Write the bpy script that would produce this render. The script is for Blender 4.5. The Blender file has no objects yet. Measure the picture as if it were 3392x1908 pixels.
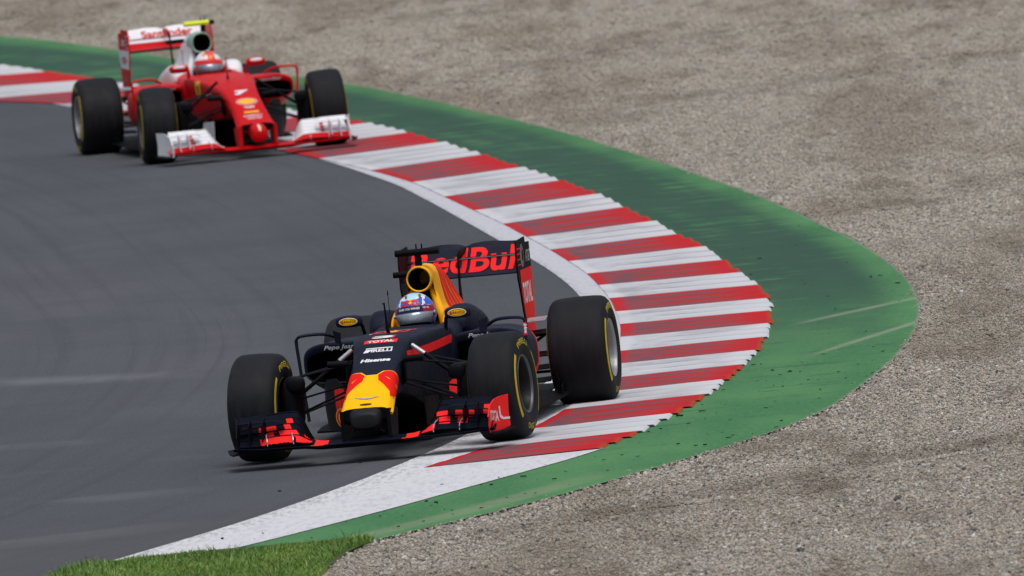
import bpy, bmesh, math, random
import numpy as np
from mathutils import Vector, Matrix, noise
from mathutils.bvhtree import BVHTree
R = math.radians
random.seed(7); rng = np.random.default_rng(7)
S = bpy.context.scene
COL = S.collection

# ------------------------------------------------------------------ camera
cd = bpy.data.cameras.new('camera'); cam = bpy.data.objects.new('camera', cd); COL.objects.link(cam)
cd.sensor_width = 36; cd.lens = 630.3; cd.clip_start = 1; cd.clip_end = 3000
PITCH, ROLL, CH = R(2.8824), R(5.4623), 6.412
fw = Vector((0, math.cos(PITCH), -math.sin(PITCH))); up = Vector((0, math.sin(PITCH), math.cos(PITCH))); rt = Vector((1, 0, 0))
rt2 = rt*math.cos(ROLL) - up*math.sin(ROLL); up2 = rt*math.sin(ROLL) + up*math.cos(ROLL)
m = Matrix((rt2, up2, -fw)).transposed().to_4x4(); m.translation = Vector((0, 0, CH))
cam.matrix_world = m
cd.dof.use_dof = True; cd.dof.focus_distance = 110.5; cd.dof.aperture_fstop = 9.8
S.camera = cam

# ------------------------------------------------------------------ light: overcast afternoon
SUN_EL, SUN_AZ = R(70), R(165)      # high, veiled by cloud; azimuth measured from +Y (behind the cars) towards +X
w = bpy.data.worlds.new('World'); S.world = w; w.use_nodes = True
nt = w.node_tree; nt.nodes.clear()
sky = nt.nodes.new('ShaderNodeTexSky'); sky.sky_type = 'NISHITA'; sky.sun_disc = False
sky.sun_elevation = SUN_EL; sky.sun_rotation = SUN_AZ; sky.air_density = 1.0; sky.dust_density = 3.0; sky.ozone_density = 1.0
hs = nt.nodes.new('ShaderNodeHueSaturation'); hs.inputs['Saturation'].default_value = 0.48
bg = nt.nodes.new('ShaderNodeBackground'); bg.inputs['Strength'].default_value = 0.15
wo = nt.nodes.new('ShaderNodeOutputWorld')
tc = nt.nodes.new('ShaderNodeTexCoord'); sx_ = nt.nodes.new('ShaderNodeSeparateXYZ'); nt.links.new(tc.outputs['Generated'], sx_.inputs[0])
mr = nt.nodes.new('ShaderNodeMapRange'); mr.interpolation_type = 'SMOOTHSTEP'; nt.links.new(sx_.outputs[2], mr.inputs[0])
for i_, v_ in ((1, -.02), (2, .75), (3, .72), (4, 1.12)): mr.inputs[i_].default_value = v_      # cloud cover: dull towards the horizon, brighter overhead
vm = nt.nodes.new('ShaderNodeVectorMath'); vm.operation = 'SCALE'; nt.links.new(mr.outputs[0], vm.inputs['Scale'])
nt.links.new(sky.outputs[0], hs.inputs['Color']); nt.links.new(hs.outputs[0], vm.inputs[0]); nt.links.new(vm.outputs[0], bg.inputs[0]); nt.links.new(bg.outputs[0], wo.inputs[0])
ld = bpy.data.lights.new('sun', 'SUN'); lo = bpy.data.objects.new('sun', ld); COL.objects.link(lo)
ld.energy = 1.4; ld.angle = R(35); ld.color = (1, .98, .96)
sd = Vector((math.sin(SUN_AZ)*math.cos(SUN_EL), math.cos(SUN_AZ)*math.cos(SUN_EL), math.sin(SUN_EL)))
lo.rotation_euler = sd.to_track_quat('Z', 'Y').to_euler()
S.view_settings.view_transform = 'Standard'; S.view_settings.look = 'None'; S.view_settings.gamma = 1
S.view_settings.exposure = -0.07
S.render.film_transparent = False

# ------------------------------------------------------------------ material helpers
def newmat(name):
    mt = bpy.data.materials.new(name); mt.use_nodes = True
    return mt, mt.node_tree, mt.node_tree.nodes['Principled BSDF']
def mixc(nt, fac, a, b, mode='MIX'):
    n = nt.nodes.new('ShaderNodeMix'); n.data_type = 'RGBA'; n.blend_type = mode; n.clamp_factor = True
    for i, v in ((0, fac), (6, a), (7, b)):
        if isinstance(v, (int, float)): n.inputs[i].default_value = v
        elif isinstance(v, tuple): n.inputs[i].default_value = (*v, 1) if len(v) == 3 else v
        else: nt.links.new(v, n.inputs[i])
    return n.outputs[2]
def mth(nt, op, a, b=0.0, c=0.0, clamp=False):
    n = nt.nodes.new('ShaderNodeMath'); n.operation = op; n.use_clamp = clamp
    for i, v in enumerate((a, b, c)):
        if isinstance(v, (int, float)): n.inputs[i].default_value = v
        else: nt.links.new(v, n.inputs[i])
    return n.outputs[0]
def ramp(nt, src, lo, hi, a=0.0, b=1.0):
    n = nt.nodes.new('ShaderNodeMapRange'); n.clamp = True; n.interpolation_type = 'SMOOTHSTEP'
    for i, v in enumerate((src, lo, hi, a, b)):
        if isinstance(v, (int, float)): n.inputs[i].default_value = v
        else: nt.links.new(v, n.inputs[i])
    return n.outputs[0]
def ntex(nt, vec, scale, detail=3.0, rough=.55, sx=1, sy=1, sz=1):
    mp = nt.nodes.new('ShaderNodeMapping'); mp.inputs['Scale'].default_value = (sx, sy, sz)
    nt.links.new(vec, mp.inputs[0])
    n = nt.nodes.new('ShaderNodeTexNoise'); n.inputs['Scale'].default_value = scale
    n.inputs['Detail'].default_value = detail; n.inputs['Roughness'].default_value = rough
    nt.links.new(mp.outputs[0], n.inputs['Vector']); return n.outputs[0]
def coords(nt, kind='Object'):
    return nt.nodes.new('ShaderNodeTexCoord').outputs[kind]
def bump(nt, bs, h, strength=.3, dist=.01):
    b = nt.nodes.new('ShaderNodeBump'); b.inputs['Strength'].default_value = strength; b.inputs['Distance'].default_value = dist
    nt.links.new(h, b.inputs['Height']); nt.links.new(b.outputs[0], bs.inputs['Normal'])
def paint(name, col, rough=.4, metal=0.0, coat=0.0, var=.12, scale=9.0, spec=.25):
    mt, nt, bs = newmat(name)
    c = coords(nt); n = ntex(nt, c, scale, 4)
    d = tuple(x*(1-var) for x in col); l = tuple(min(1, x*(1+var)) for x in col)
    nt.links.new(mixc(nt, n, d, l), bs.inputs['Base Color'])
    nt.links.new(ramp(nt, ntex(nt, c, scale*3, 3), .3, .7, max(.02, rough-.05), min(1, rough+.07)), bs.inputs['Roughness'])
    bs.inputs['Metallic'].default_value = metal; bs.inputs['Coat Weight'].default_value = coat
    bs.inputs['Coat Roughness'].default_value = .12; bs.inputs['Specular IOR Level'].default_value = spec
    return mt

# ------------------------------------------------------------------ object helpers
def tag(o, label=None, cat=None, group=None, kind=None):
    for k, v in (('label', label), ('category', cat), ('group', group), ('kind', kind)):
        if v: o[k] = v
    return o
def empty(name, loc, rz=0):
    o = bpy.data.objects.new(name, None); COL.objects.link(o); o.location = loc; o.rotation_euler = (0, 0, rz); return o
def mk(name, V, F, mats, parent=None, fm=None, smooth=35, subs=0):
    me = bpy.data.meshes.new(name); me.from_pydata([tuple(v) for v in V], [], [tuple(f) for f in F])
    if not isinstance(mats, (list, tuple)): mats = [mats]
    for x in mats: me.materials.append(x)
    if fm is not None:
        me.polygons.foreach_set('material_index', [int(x) for x in fm])
    me.update()
    bm = bmesh.new(); bm.from_mesh(me); bmesh.ops.recalc_face_normals(bm, faces=bm.faces); bm.to_mesh(me); bm.free()
    if smooth:
        me.polygons.foreach_set('use_smooth', [True]*len(me.polygons))
        me.set_sharp_from_angle(angle=R(smooth))
    o = bpy.data.objects.new(name, me); COL.objects.link(o)
    if parent: o.parent = parent
    return o
class MB:
    """collects several shapes of one part into one mesh"""
    def __init__(s): s.V = []; s.F = []; s.M = []
    def add(s, V, F, M=0):
        b = len(s.V); s.V += [tuple(v) for v in V]; s.F += [tuple(i+b for i in f) for f in F]
        s.M += list(M) if hasattr(M, '__len__') else [M]*len(F); return s
    def build(s, name, mats, parent=None, smooth=35): return mk(name, s.V, s.F, mats, parent, s.M, smooth)
def cat(P, n):
    """Catmull-Rom resampling of a polyline, n sub-steps a segment"""
    P = [np.array(p, float) for p in P]; Q = [2*P[0]-P[1]]+P+[2*P[-1]-P[-2]]; out = []
    for i in range(1, len(Q)-2):
        a, b, c, d = Q[i-1:i+3]
        for k in range(n):
            t = k/n
            out.append(.5*((2*b)+(-a+c)*t+(2*a-5*b+4*c-d)*t*t+(-a+3*b-3*c+d)*t**3))
    out.append(P[-1]); return out
def rings(RG, closed=True, cap0=True, cap1=True):
    n = len(RG[0]); V = [tuple(p) for r in RG for p in r]; F = []
    for i in range(len(RG)-1):
        for j in range(n if closed else n-1):
            k = (j+1) % n; F.append((i*n+j, i*n+k, (i+1)*n+k, (i+1)*n+j))
    if cap0: F.append(tuple(range(n))[::-1])
    if cap1: F.append(tuple((len(RG)-1)*n+j for j in range(n)))
    return V, F
def halfloft(st, ny=6, nm=5, cap=True):
    """st: list of (Y, [(x,z)...]) half profiles (top centre to bottom centre); mirrored about X=0"""
    A = [np.array([[x, y, z] for x, z in pr], float) for y, pr in st]
    L = cat([a.ravel() for a in A], ny); RG = []
    for l in L:
        h = cat(list(l.reshape(-1, 3)), nm); h = [np.array([max(0, p[0]), p[1], p[2]]) for p in h]
        RG.append(h + [np.array([-p[0], p[1], p[2]]) for p in h[-2:0:-1]])
    return rings(RG, True, cap, cap)
def ell(st, n=28, ny=5, cap=True, sx=1):
    """st: (Y, cx, cz, hw, hh, exponent) superellipse rings along Y"""
    L = cat([np.array(s, float) for s in st], ny); RG = []
    for y, cx, cz, hw, hh, e in L:
        r = []
        for k in range(n):
            a = 2*math.pi*k/n; c, s = math.cos(a), math.sin(a)
            r.append((sx*(cx+hw*math.copysign(abs(c)**(2/e), c)), y, cz+hh*math.copysign(abs(s)**(2/e), s)))
        RG.append(r)
    return rings(RG, True, cap, cap)
def tube(P, r, n=8, flat=1.0, r1=None, upv=(0, 0, 1), cap=True):
    """tube along a 3-D polyline; flat scales its thickness along upv"""
    P = [Vector(p) for p in P]; RG = []
    for i, p in enumerate(P):
        t = (P[min(i+1, len(P)-1)]-P[max(i-1, 0)]).normalized(); u = Vector(upv)
        if abs(t.dot(u)) > .95: u = Vector((0, 1, 0))
        s = t.cross(u).normalized(); u = s.cross(t).normalized()
        rr = r if r1 is None else r+(r1-r)*i/(len(P)-1)
        RG.append([p+s*math.cos(2*math.pi*k/n)*rr+u*math.sin(2*math.pi*k/n)*rr*flat for k in range(n)])
    return rings(RG, True, cap, cap)
def box(c, d, bev=0.0, rot=None):
    x, y, z = (q/2 for q in d); b = min(bev, x*.9, y*.9, z*.9)
    if b <= 0:
        V = [(sx*x, sy*y, sz*z) for sx in (-1, 1) for sy in (-1, 1) for sz in (-1, 1)]
        F = [(0, 1, 3, 2), (4, 6, 7, 5), (0, 4, 5, 1), (2, 3, 7, 6), (0, 2, 6, 4), (1, 5, 7, 3)]
    else:
        bm = bmesh.new(); bmesh.ops.create_cube(bm, size=1)
        for v in bm.verts: v.co = Vector((v.co.x*2*x, v.co.y*2*y, v.co.z*2*z))
        bmesh.ops.bevel(bm, geom=list(bm.edges), offset=b, segments=2, affect='EDGES', profile=.5)
        bm.verts.ensure_lookup_table(); V = [v.co.copy() for v in bm.verts]; F = [[v.index for v in f.verts] for f in bm.faces]; bm.free()
    M = rot.to_matrix() if rot else Matrix.Identity(3)
    return [M@Vector(v)+Vector(c) for v in V], F
def plate(P, th, nrm):
    """prism from an outline of 3-D points, thickness th along nrm"""
    n = len(P); o = Vector(nrm)*th*.5
    V = [Vector(p)-o for p in P]+[Vector(p)+o for p in P]
    F = [tuple(range(n))[::-1], tuple(range(n, 2*n))]+[(i, (i+1) % n, n+(i+1) % n, n+i) for i in range(n)]
    return V, F
def mir(VF): return [(-v[0], v[1], v[2]) for v in VF[0]], [tuple(reversed(f)) for f in VF[1]]
def sided(VF, s): return VF if s > 0 else mir(VF)

# ------------------------------------------------------------------ ground curves: x as a function of depth y
def curve(P, e0, e1):
    P = sorted([(y, x) for x, y in P]); ys = [e0[1]]+[p[0] for p in P]+[e1[1]]; xs = [e0[0]]+[p[1] for p in P]+[e1[0]]
    yy = np.arange(ys[0], ys[-1], .25); xx = np.interp(yy, ys, xs)
    k = np.ones(9)/9; pad = np.concatenate([xx[0]-(xx[4:0:-1]-xx[0]), xx, xx[-1]-(xx[-2:-6:-1]-xx[-1])])
    xx = np.convolve(pad, k, 'valid')
    return lambda y: np.interp(y, yy, xx)
XA = curve([(-4.5, 172.39), (-4.02, 169.22), (-2.87, 162.52), (-1.73, 153.79), (-1.33, 150.4), (-.85, 145.73), (-.53, 141.35), (-.22, 136.84), (.03, 133.16), (.25, 129.9), (.4, 127.12), (.49, 124.62), (.50, 121.81), (.40, 118.49), (.21, 115.41), (-.05, 112.61), (-.36, 109.9), (-.78, 107.5), (-1.13, 105.75), (-1.7, 103.36), (-2.42, 101.0), (-2.68, 100.1)], (-3.9, 96.), (-19, 215))
XI = curve([(-3.99, 169.72), (-2.45, 158.7), (-1.07, 148.81), (-.72, 145.81), (-.47, 142.68), (-.02, 137.09), (.31, 132.3), (.55, 128.26), (.67, 124.66), (.71, 121.14), (.67, 117.94), (.53, 114.84), (.3, 111.9), (.0, 109.6), (-.3, 108.1), (-.62, 107.0), (-.9, 106.1)], (-3.7, 96.), (-18.2, 215))
XO = curve([(-4.98, 182.3), (-3.92, 176.0), (-1.3, 159.64), (-.91, 157.1), (-.64, 154.7), (-.18, 150.27), (.1, 147.4), (.42, 144.3), (.72, 140.9), (.94, 137.8), (1.13, 134.97), (1.30, 132.5), (1.45, 130.1), (1.58, 127.4), (1.68, 125.2), (1.74, 123.5), (1.755, 122.0), (1.73, 120.3), (1.67, 118.45), (1.59, 116.7), (1.5, 115.26), (1.37, 113.9), (1.26, 112.6), (1.12, 111.4), (.96, 110.1), (.86, 109.5), (.68, 108.41), (.41, 107.05), (.04, 105.95), (-.24, 105.2), (-.78, 103.54), (-1.68, 101.19), (-2.1, 100.3)], (-3.6, 96.), (-16.5, 215))
XG = curve([(-5.17, 190.84), (-4.47, 187.47), (-3.75, 183), (-3.14, 179.17), (-1.35, 168.3), (-.89, 165), (-.44, 161.5), (-.07, 158.3), (.36, 154.8), (.77, 150.95), (1.16, 146.8), (1.50, 143.2), (1.92, 138.32), (2.15, 135.15), (2.33, 132.2), (2.50, 129.6), (2.62, 127.0), (2.70, 124.6), (2.735, 122.3), (2.72, 120.2), (2.66, 118.26), (2.57, 116.4), (2.45, 114.7), (2.31, 113.1), (2.17, 111.87), (1.99, 110.2), (1.74, 108.4), (1.38, 106.94), (1.10, 106.0), (.74, 104.96), (.38, 103.81), (-.05, 102.6), (-.38, 101.8), (-.89, 100.83), (-1.3, 99.9)], (-2.8, 96.), (-11, 215))

# ------------------------------------------------------------------ ground sheets
def strip(name, fa, fb, ys, nu, z, mat, uvn='track'):
    V = []; F = []; U = []
    for y in ys:
        a, b = float(fa(y)), float(fb(y))
        for i in range(nu+1):
            t = i/nu; V.append((a+(b-a)*t, y, z)); U.append((t, y))
    for j in range(len(ys)-1):
        for i in range(nu): F.append((j*(nu+1)+i, j*(nu+1)+i+1, (j+1)*(nu+1)+i+1, (j+1)*(nu+1)+i))
    o = mk(name, V, F, mat, None, None, 0)
    ul = o.data.uv_layers.new(name=uvn)
    for l in o.data.loops: ul.data[l.index].uv = U[l.vertex_index]
    return o
def m_asphalt():
    mt, nt, bs = newmat('asphalt'); c = coords(nt)
    grain = ntex(nt, c, 55, 4, .7, 1, .25, 1); patch = ntex(nt, c, .35, 3, .5, 1, .12, 1)
    uv = nt.nodes.new('ShaderNodeUVMap'); uv.uv_map = 'track'
    streak = ntex(nt, uv.outputs[0], 1.0, 4, .6, 420, .06, 1)
    k = mixc(nt, ramp(nt, patch, .35, .65), (.069, .073, .084), (.088, .090, .099))
    k = mixc(nt, ramp(nt, streak, .45, .75, 0, .35), k, (.045, .047, .054))
    k = mixc(nt, ramp(nt, grain, .5, .75, 0, .4), k, (.13, .13, .13))
    k = mixc(nt, ramp(nt, grain, .5, .3, 0, .5), k, (.04, .04, .044))
    # pale worn streaks in the braking zone
    se3 = nt.nodes.new('ShaderNodeSeparateXYZ'); nt.links.new(c, se3.inputs[0]); wob = ntex(nt, c, 1.1, 4, .6, 1, .5, 1)
    for y0, x0, sl, wd in ((120.2, -2.5, -1.0, .8), (113.3, -3.0, -.2, .55)):
        d = mth(nt, 'ABSOLUTE', mth(nt, 'SUBTRACT', mth(nt, 'SUBTRACT', se3.outputs[1], y0), mth(nt, 'MULTIPLY', mth(nt, 'SUBTRACT', se3.outputs[0], x0), sl)))
        b = mth(nt, 'MULTIPLY', ramp(nt, d, wd, 0), ramp(nt, se3.outputs[0], x0+.55, x0+.1))
        k = mixc(nt, mth(nt, 'MULTIPLY', b, ramp(nt, wob, .35, .65, .08, .6)), k, (.165, .168, .178))
    s2 = ntex(nt, c, .5, 3, .6, .5, .9, 1); sep = nt.nodes.new('ShaderNodeSeparateXYZ'); nt.links.new(c, sep.inputs[0])
    zone = mth(nt, 'MULTIPLY', ramp(nt, sep.outputs[0], -1.6, -2.6), ramp(nt, sep.outputs[1], 126, 112))
    k = mixc(nt, mth(nt, 'MULTIPLY', ramp(nt, s2, .56, .70, 0, .28), zone), k, (.19, .19, .20))
    m2 = ntex(nt, c, .9, 5, .65, .6, .35, 1); k = mixc(nt, ramp(nt, m2, .42, .62, 0, .32), k, (.052, .054, .062))
    m3 = ntex(nt, c, 14, 5, .75, 1, .2, 1); k = mixc(nt, ramp(nt, m3, .55, .7, 0, .28), k, (.115, .112, .108))
    nearb = ramp(nt, se3.outputs[1], 108, 101, 0, .35); k = mixc(nt, nearb, k, (.084, .082, .083))
    sk = ntex(nt, uv.outputs[0], 1.0, 2, .5, 900, .035, 1); k = mixc(nt, ramp(nt, sk, .64, .74, 0, .16), k, (.03, .03, .034))
    nt.links.new(k, bs.inputs['Base Color']); bs.inputs['Roughness'].default_value = .9
    bs.inputs['Specular IOR Level'].default_value = .12
    bump(nt, bs, grain, .25, .004); return mt
ysA = np.arange(90, 215, .5)
tag(strip('road', lambda y: -60, XA, ysA, 1, 0.0, m_asphalt()), 'dark grey asphalt race track curving to the right', kind='structure')
def m_white():
    mt, nt, bs = newmat('white_paint'); c = coords(nt)
    n = ntex(nt, c, 26, 4, .7, 1, .18, 1); n2 = ntex(nt, c, 4.0, 4, .6, 1, .3, 1)
    uv = nt.nodes.new('ShaderNodeUVMap'); uv.uv_map = 'track'; se = nt.nodes.new('ShaderNodeSeparateXYZ'); nt.links.new(uv.outputs[0], se.inputs[0])
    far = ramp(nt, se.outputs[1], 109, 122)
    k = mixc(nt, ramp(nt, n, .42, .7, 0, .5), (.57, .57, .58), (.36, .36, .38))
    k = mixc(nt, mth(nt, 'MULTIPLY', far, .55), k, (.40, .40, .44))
    ed = mth(nt, 'MULTIPLY', ramp(nt, se.outputs[0], .35, 0, 0, 1), ramp(nt, n, .45, .62))
    k = mixc(nt, mth(nt, 'MULTIPLY', ed, .5), k, (.20, .20, .21))
    k = mixc(nt, ramp(nt, n2, .55, .72, 0, .28), k, (.28, .28, .30))
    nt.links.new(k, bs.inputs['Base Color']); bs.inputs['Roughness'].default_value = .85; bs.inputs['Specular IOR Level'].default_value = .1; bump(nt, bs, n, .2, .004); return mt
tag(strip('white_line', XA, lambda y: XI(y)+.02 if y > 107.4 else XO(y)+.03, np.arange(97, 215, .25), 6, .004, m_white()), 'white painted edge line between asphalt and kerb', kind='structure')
def m_green():
    mt, nt, bs = newmat('green_paint'); c = coords(nt)
    uv = nt.nodes.new('ShaderNodeUVMap'); uv.uv_map = 'track'; se = nt.nodes.new('ShaderNodeSeparateXYZ'); nt.links.new(uv.outputs[0], se.inputs[0])
    st = ntex(nt, c, 2.6, 5, .65, .55, 1, 1); st2 = ntex(nt, uv.outputs[0], 1.0, 3, .55, 2.2, .07, 1)
    fine = ntex(nt, c, 30, 3, .6, 1, .3, 1); big = ntex(nt, c, 1.3, 3, .5, 1, .25, 1)
    k = mixc(nt, ramp(nt, big, .35, .65), (.044, .155, .062), (.074, .205, .078))
    k = mixc(nt, ramp(nt, fine, .4, .7, 0, .3), k, (.14, .25, .13))
    wear = mth(nt, 'MULTIPLY', ramp(nt, se.outputs[1], 112, 126), 1.0)
    mid = mth(nt, 'MULTIPLY', ramp(nt, se.outputs[0], .02, .25), ramp(nt, se.outputs[0], .98, .72))
    dk = mth(nt, 'MULTIPLY', mth(nt, 'MULTIPLY', wear, mid), ramp(nt, mth(nt, 'ADD', mth(nt, 'MULTIPLY', st, .6), mth(nt, 'MULTIPLY', st2, .4)), .33, .50))
    k = mixc(nt, mth(nt, 'MULTIPLY', dk, .92), k, (.032, .070, .052))
    dk2 = mth(nt, 'MULTIPLY', ramp(nt, st, .56, .68), ramp(nt, se.outputs[1], 104, 112, .15, .6))
    k = mixc(nt, dk2, k, (.035, .08, .05))
    # dusty tyre lines running diagonally off the kerb
    se2 = nt.nodes.new('ShaderNodeSeparateXYZ'); nt.links.new(c, se2.inputs[0])
    for y0, x0, sl, wd in ((118.98, 1.82, 2.15, .26), (115.03, 1.84, 3.6, .30)):
        d = mth(nt, 'ABSOLUTE', mth(nt, 'SUBTRACT', mth(nt, 'SUBTRACT', se2.outputs[1], y0), mth(nt, 'MULTIPLY', mth(nt, 'SUBTRACT', se2.outputs[0], x0), sl)))
        b = mth(nt, 'MULTIPLY', ramp(nt, d, wd, 0), ramp(nt, se2.outputs[0], x0-.05, x0+.25))
        k = mixc(nt, mth(nt, 'MULTIPLY', b, mth(nt, 'MULTIPLY', st, .9)), k, (.30, .32, .24))
    # dusty band beside the gravel at the near end
    nb = mth(nt, 'MULTIPLY', mth(nt, 'MULTIPLY', ramp(nt, se.outputs[1], 105.5, 103.5), ramp(nt, se.outputs[0], .55, .68)), ramp(nt, se.outputs[0], .9, .8))
    k = mixc(nt, mth(nt, 'MULTIPLY', nb, mth(nt, 'MULTIPLY', st, .8)), k, (.24, .25, .17))
    eg = ramp(nt, se.outputs[0], .975, 1.0)
    k = mixc(nt, mth(nt, 'MULTIPLY', eg, ramp(nt, fine, .35, .6, 0, .8)), k, (.27, .26, .2))
    nt.links.new(k, bs.inputs['Base Color']); bs.inputs['Roughness'].default_value = .85; bs.inputs['Specular IOR Level'].default_value = .08; bump(nt, bs, fine, .15, .004); return mt
tag(strip('painted_runoff', lambda y: XO(y)-(.25 if y > 107.5 else .02), XG, np.arange(99.4, 215, .25), 8, .0, m_green()), 'green painted run-off strip between kerb and gravel', kind='structure')

# kerb: cross ridges with a ramp profile, each ending in its own step
KB = [154.74, 152.1, 148.81, 145.81, 142.68, 139.76, 137.09, 134.6, 132.3, 130.3, 128.26, 126.47, 124.55, 122.69, 121.03, 119.4, 117.7, 116.2, 114.62, 113.1, 111.64, 109.9, 108.34, 106.99]
KB = [180.3+3.5*k for k in range(8, 0, -1)]+[180.3, 176.6, 173.1, 169.8, 166.8, 163.8, 160.75, 157.75]+KB
def slope_at(y): return float(np.interp(y, [107, 112, 118, 122, 127, 131, 137, 150, 160, 175], [.2, .1, -.1, -.25, -.2, .3, .75, .9, .5, -.6]))
def kerb():
    V = []; F = []; C = []; U = []; KV = []
    NU, NV = 14, 6
    for s in range(len(KB)-1):
        y1, y0 = KB[s], KB[s+1]; red = (len(KB)-s) % 2 == 0
        n = max(3, round((y1-y0)/.80))
        for r in range(n):
            ya, yb = y0+(y1-y0)*r/n, y0+(y1-y0)*(r+1)/n
            ym = (ya+yb)/2; xo0 = float(XO(ym))
            for _ in range(4): xo0 = .5*xo0+.5*float(XO(ym+slope_at(ym)*(xo0-float(XI(ym)))))
            xo0 += random.uniform(-.025, .025)
            base = len(V); tone = random.random()
            for j in range(NV+1):
                v = j/NV
                yi = ya+(yb-ya)*v
                for i in range(NU+1):
                    u = i/(NU-1)*.985 if i < NU else 1.0; xi = float(XI(yi)); xo = .5*xo0+.5*float(XO(yi+slope_at(yi)*(xo0-xi)))
                    k = slope_at(yi); x = xi+(xo-xi)*u; y = yi+k*(x-xi)
                    rise = .003+.009*min(1, u*1.4)
                    prof = (v/.75) if v < .75 else (1-v)/.25
                    z = .007+.003*u+rise*prof
                    if i == NU: z = .001
                    V.append((x, y, z)); U.append((u, v)); KV.append((1.0 if red else 0.0, tone, r/n))
            for j in range(NV):
                for i in range(NU):
                    a = base+j*(NU+1)+i; F.append((a, a+1, a+NU+2, a+NU+1))
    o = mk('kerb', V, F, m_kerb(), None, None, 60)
    ul = o.data.uv_layers.new(name='ridge'); ca = o.data.color_attributes.new('stripe', 'FLOAT_COLOR', 'POINT')
    for l in o.data.loops: ul.data[l.index].uv = U[l.vertex_index]
    for i, k in enumerate(KV): ca.data[i].color = (*k, 1)
    return o
def m_kerb():
    mt, nt, bs = newmat('kerb_paint'); c = coords(nt)
    uv = nt.nodes.new('ShaderNodeUVMap'); uv.uv_map = 'ridge'; se = nt.nodes.new('ShaderNodeSeparateXYZ'); nt.links.new(uv.outputs[0], se.inputs[0])
    at = nt.nodes.new('ShaderNodeAttribute'); at.attribute_name = 'stripe'; sc = nt.nodes.new('ShaderNodeSeparateColor'); nt.links.new(at.outputs['Color'], sc.inputs[0])
    u, v = se.outputs[0], se.outputs[1]
    n = ntex(nt, c, 14, 4, .65, .25, 1, 1); n2 = ntex(nt, c, 3, 4, .6, .5, 1, 1)
    red = mixc(nt, n2, (.40, .008, .013), (.54, .014, .017))
    wht = mixc(nt, n2, (.60, .60, .61), (.46, .46, .48))
    # rubber wear: strongest on the inner part and on the ramp before each ridge top
    crest = mth(nt, 'MULTIPLY', ramp(nt, v, .48, .58), ramp(nt, v, .97, .88))
    un = mth(nt, 'ADD', u, mth(nt, 'MULTIPLY', mth(nt, 'SUBTRACT', n2, .5), .5))
    flatw = mth(nt, 'MULTIPLY', ramp(nt, un, 1.0, .55), ramp(nt, u, .05, .12, .2, 1))
    crw = mth(nt, 'MULTIPLY', ramp(nt, un, .42, .12), ramp(nt, u, .05, .12, .2, .8))
    wear = mth(nt, 'ADD', mth(nt, 'MULTIPLY', flatw, mth(nt, 'SUBTRACT', 1.0, crest)), mth(nt, 'MULTIPLY', crw, crest), clamp=True)
    wear = mth(nt, 'MULTIPLY', wear, ramp(nt, n, .2, .6, .7, 1))
    redw = mixc(nt, mth(nt, 'MULTIPLY', wear, .85), red, (.17, .07, .08))
    whtw = mixc(nt, mth(nt, 'MULTIPLY', wear, .55), wht, (.40, .40, .43))
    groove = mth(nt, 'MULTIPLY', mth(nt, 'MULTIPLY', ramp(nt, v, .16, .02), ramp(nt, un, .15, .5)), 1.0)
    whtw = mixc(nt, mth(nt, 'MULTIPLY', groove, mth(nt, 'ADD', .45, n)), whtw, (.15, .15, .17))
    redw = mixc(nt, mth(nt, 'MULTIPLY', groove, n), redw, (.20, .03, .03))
    # pinkish overspray where the last red ridge meets the white
    k = mixc(nt, sc.outputs[0], whtw, redw)
    smr = ntex(nt, c, 1.0, 4, .6, 1.2, .8, 1); ln = ntex(nt, uv.outputs[0], 1.0, 3, .6, 1.2, 9, 1)
    k = mixc(nt, mth(nt, 'MULTIPLY', ramp(nt, smr, .50, .70, 0, .3), ramp(nt, u, 1.0, .75)), k, (.11, .10, .115))
    k = mixc(nt, mth(nt, 'MULTIPLY', ramp(nt, ln, .56, .66, 0, .35), ramp(nt, u, .1, .3)), k, (.16, .13, .14))
    sct = ntex(nt, c, 2.0, 5, .65, 1.6, .8, 1); k = mixc(nt, mth(nt, 'MULTIPLY', mth(nt, 'MULTIPLY', ramp(nt, sct, .47, .60, 0, .62), ramp(nt, u, .62, .2)), mth(nt, 'MULTIPLY', ramp(nt, u, .04, .12), ramp(nt, sc.outputs[0], 0, 1, .35, 1))), k, (.085, .075, .09))
    endm = mth(nt, 'MULTIPLY', ramp(nt, u, .955, .995), ramp(nt, n, .3, .55))
    k = mixc(nt, mth(nt, 'MULTIPLY', endm, mth(nt, 'MULTIPLY', sc.outputs[0], .55)), k, (.20, .12, .03))
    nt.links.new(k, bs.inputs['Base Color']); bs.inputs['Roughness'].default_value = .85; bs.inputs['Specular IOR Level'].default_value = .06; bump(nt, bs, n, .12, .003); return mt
tag(kerb(), 'red and white ridged kerb along the outside of the bend', kind='structure')
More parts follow.
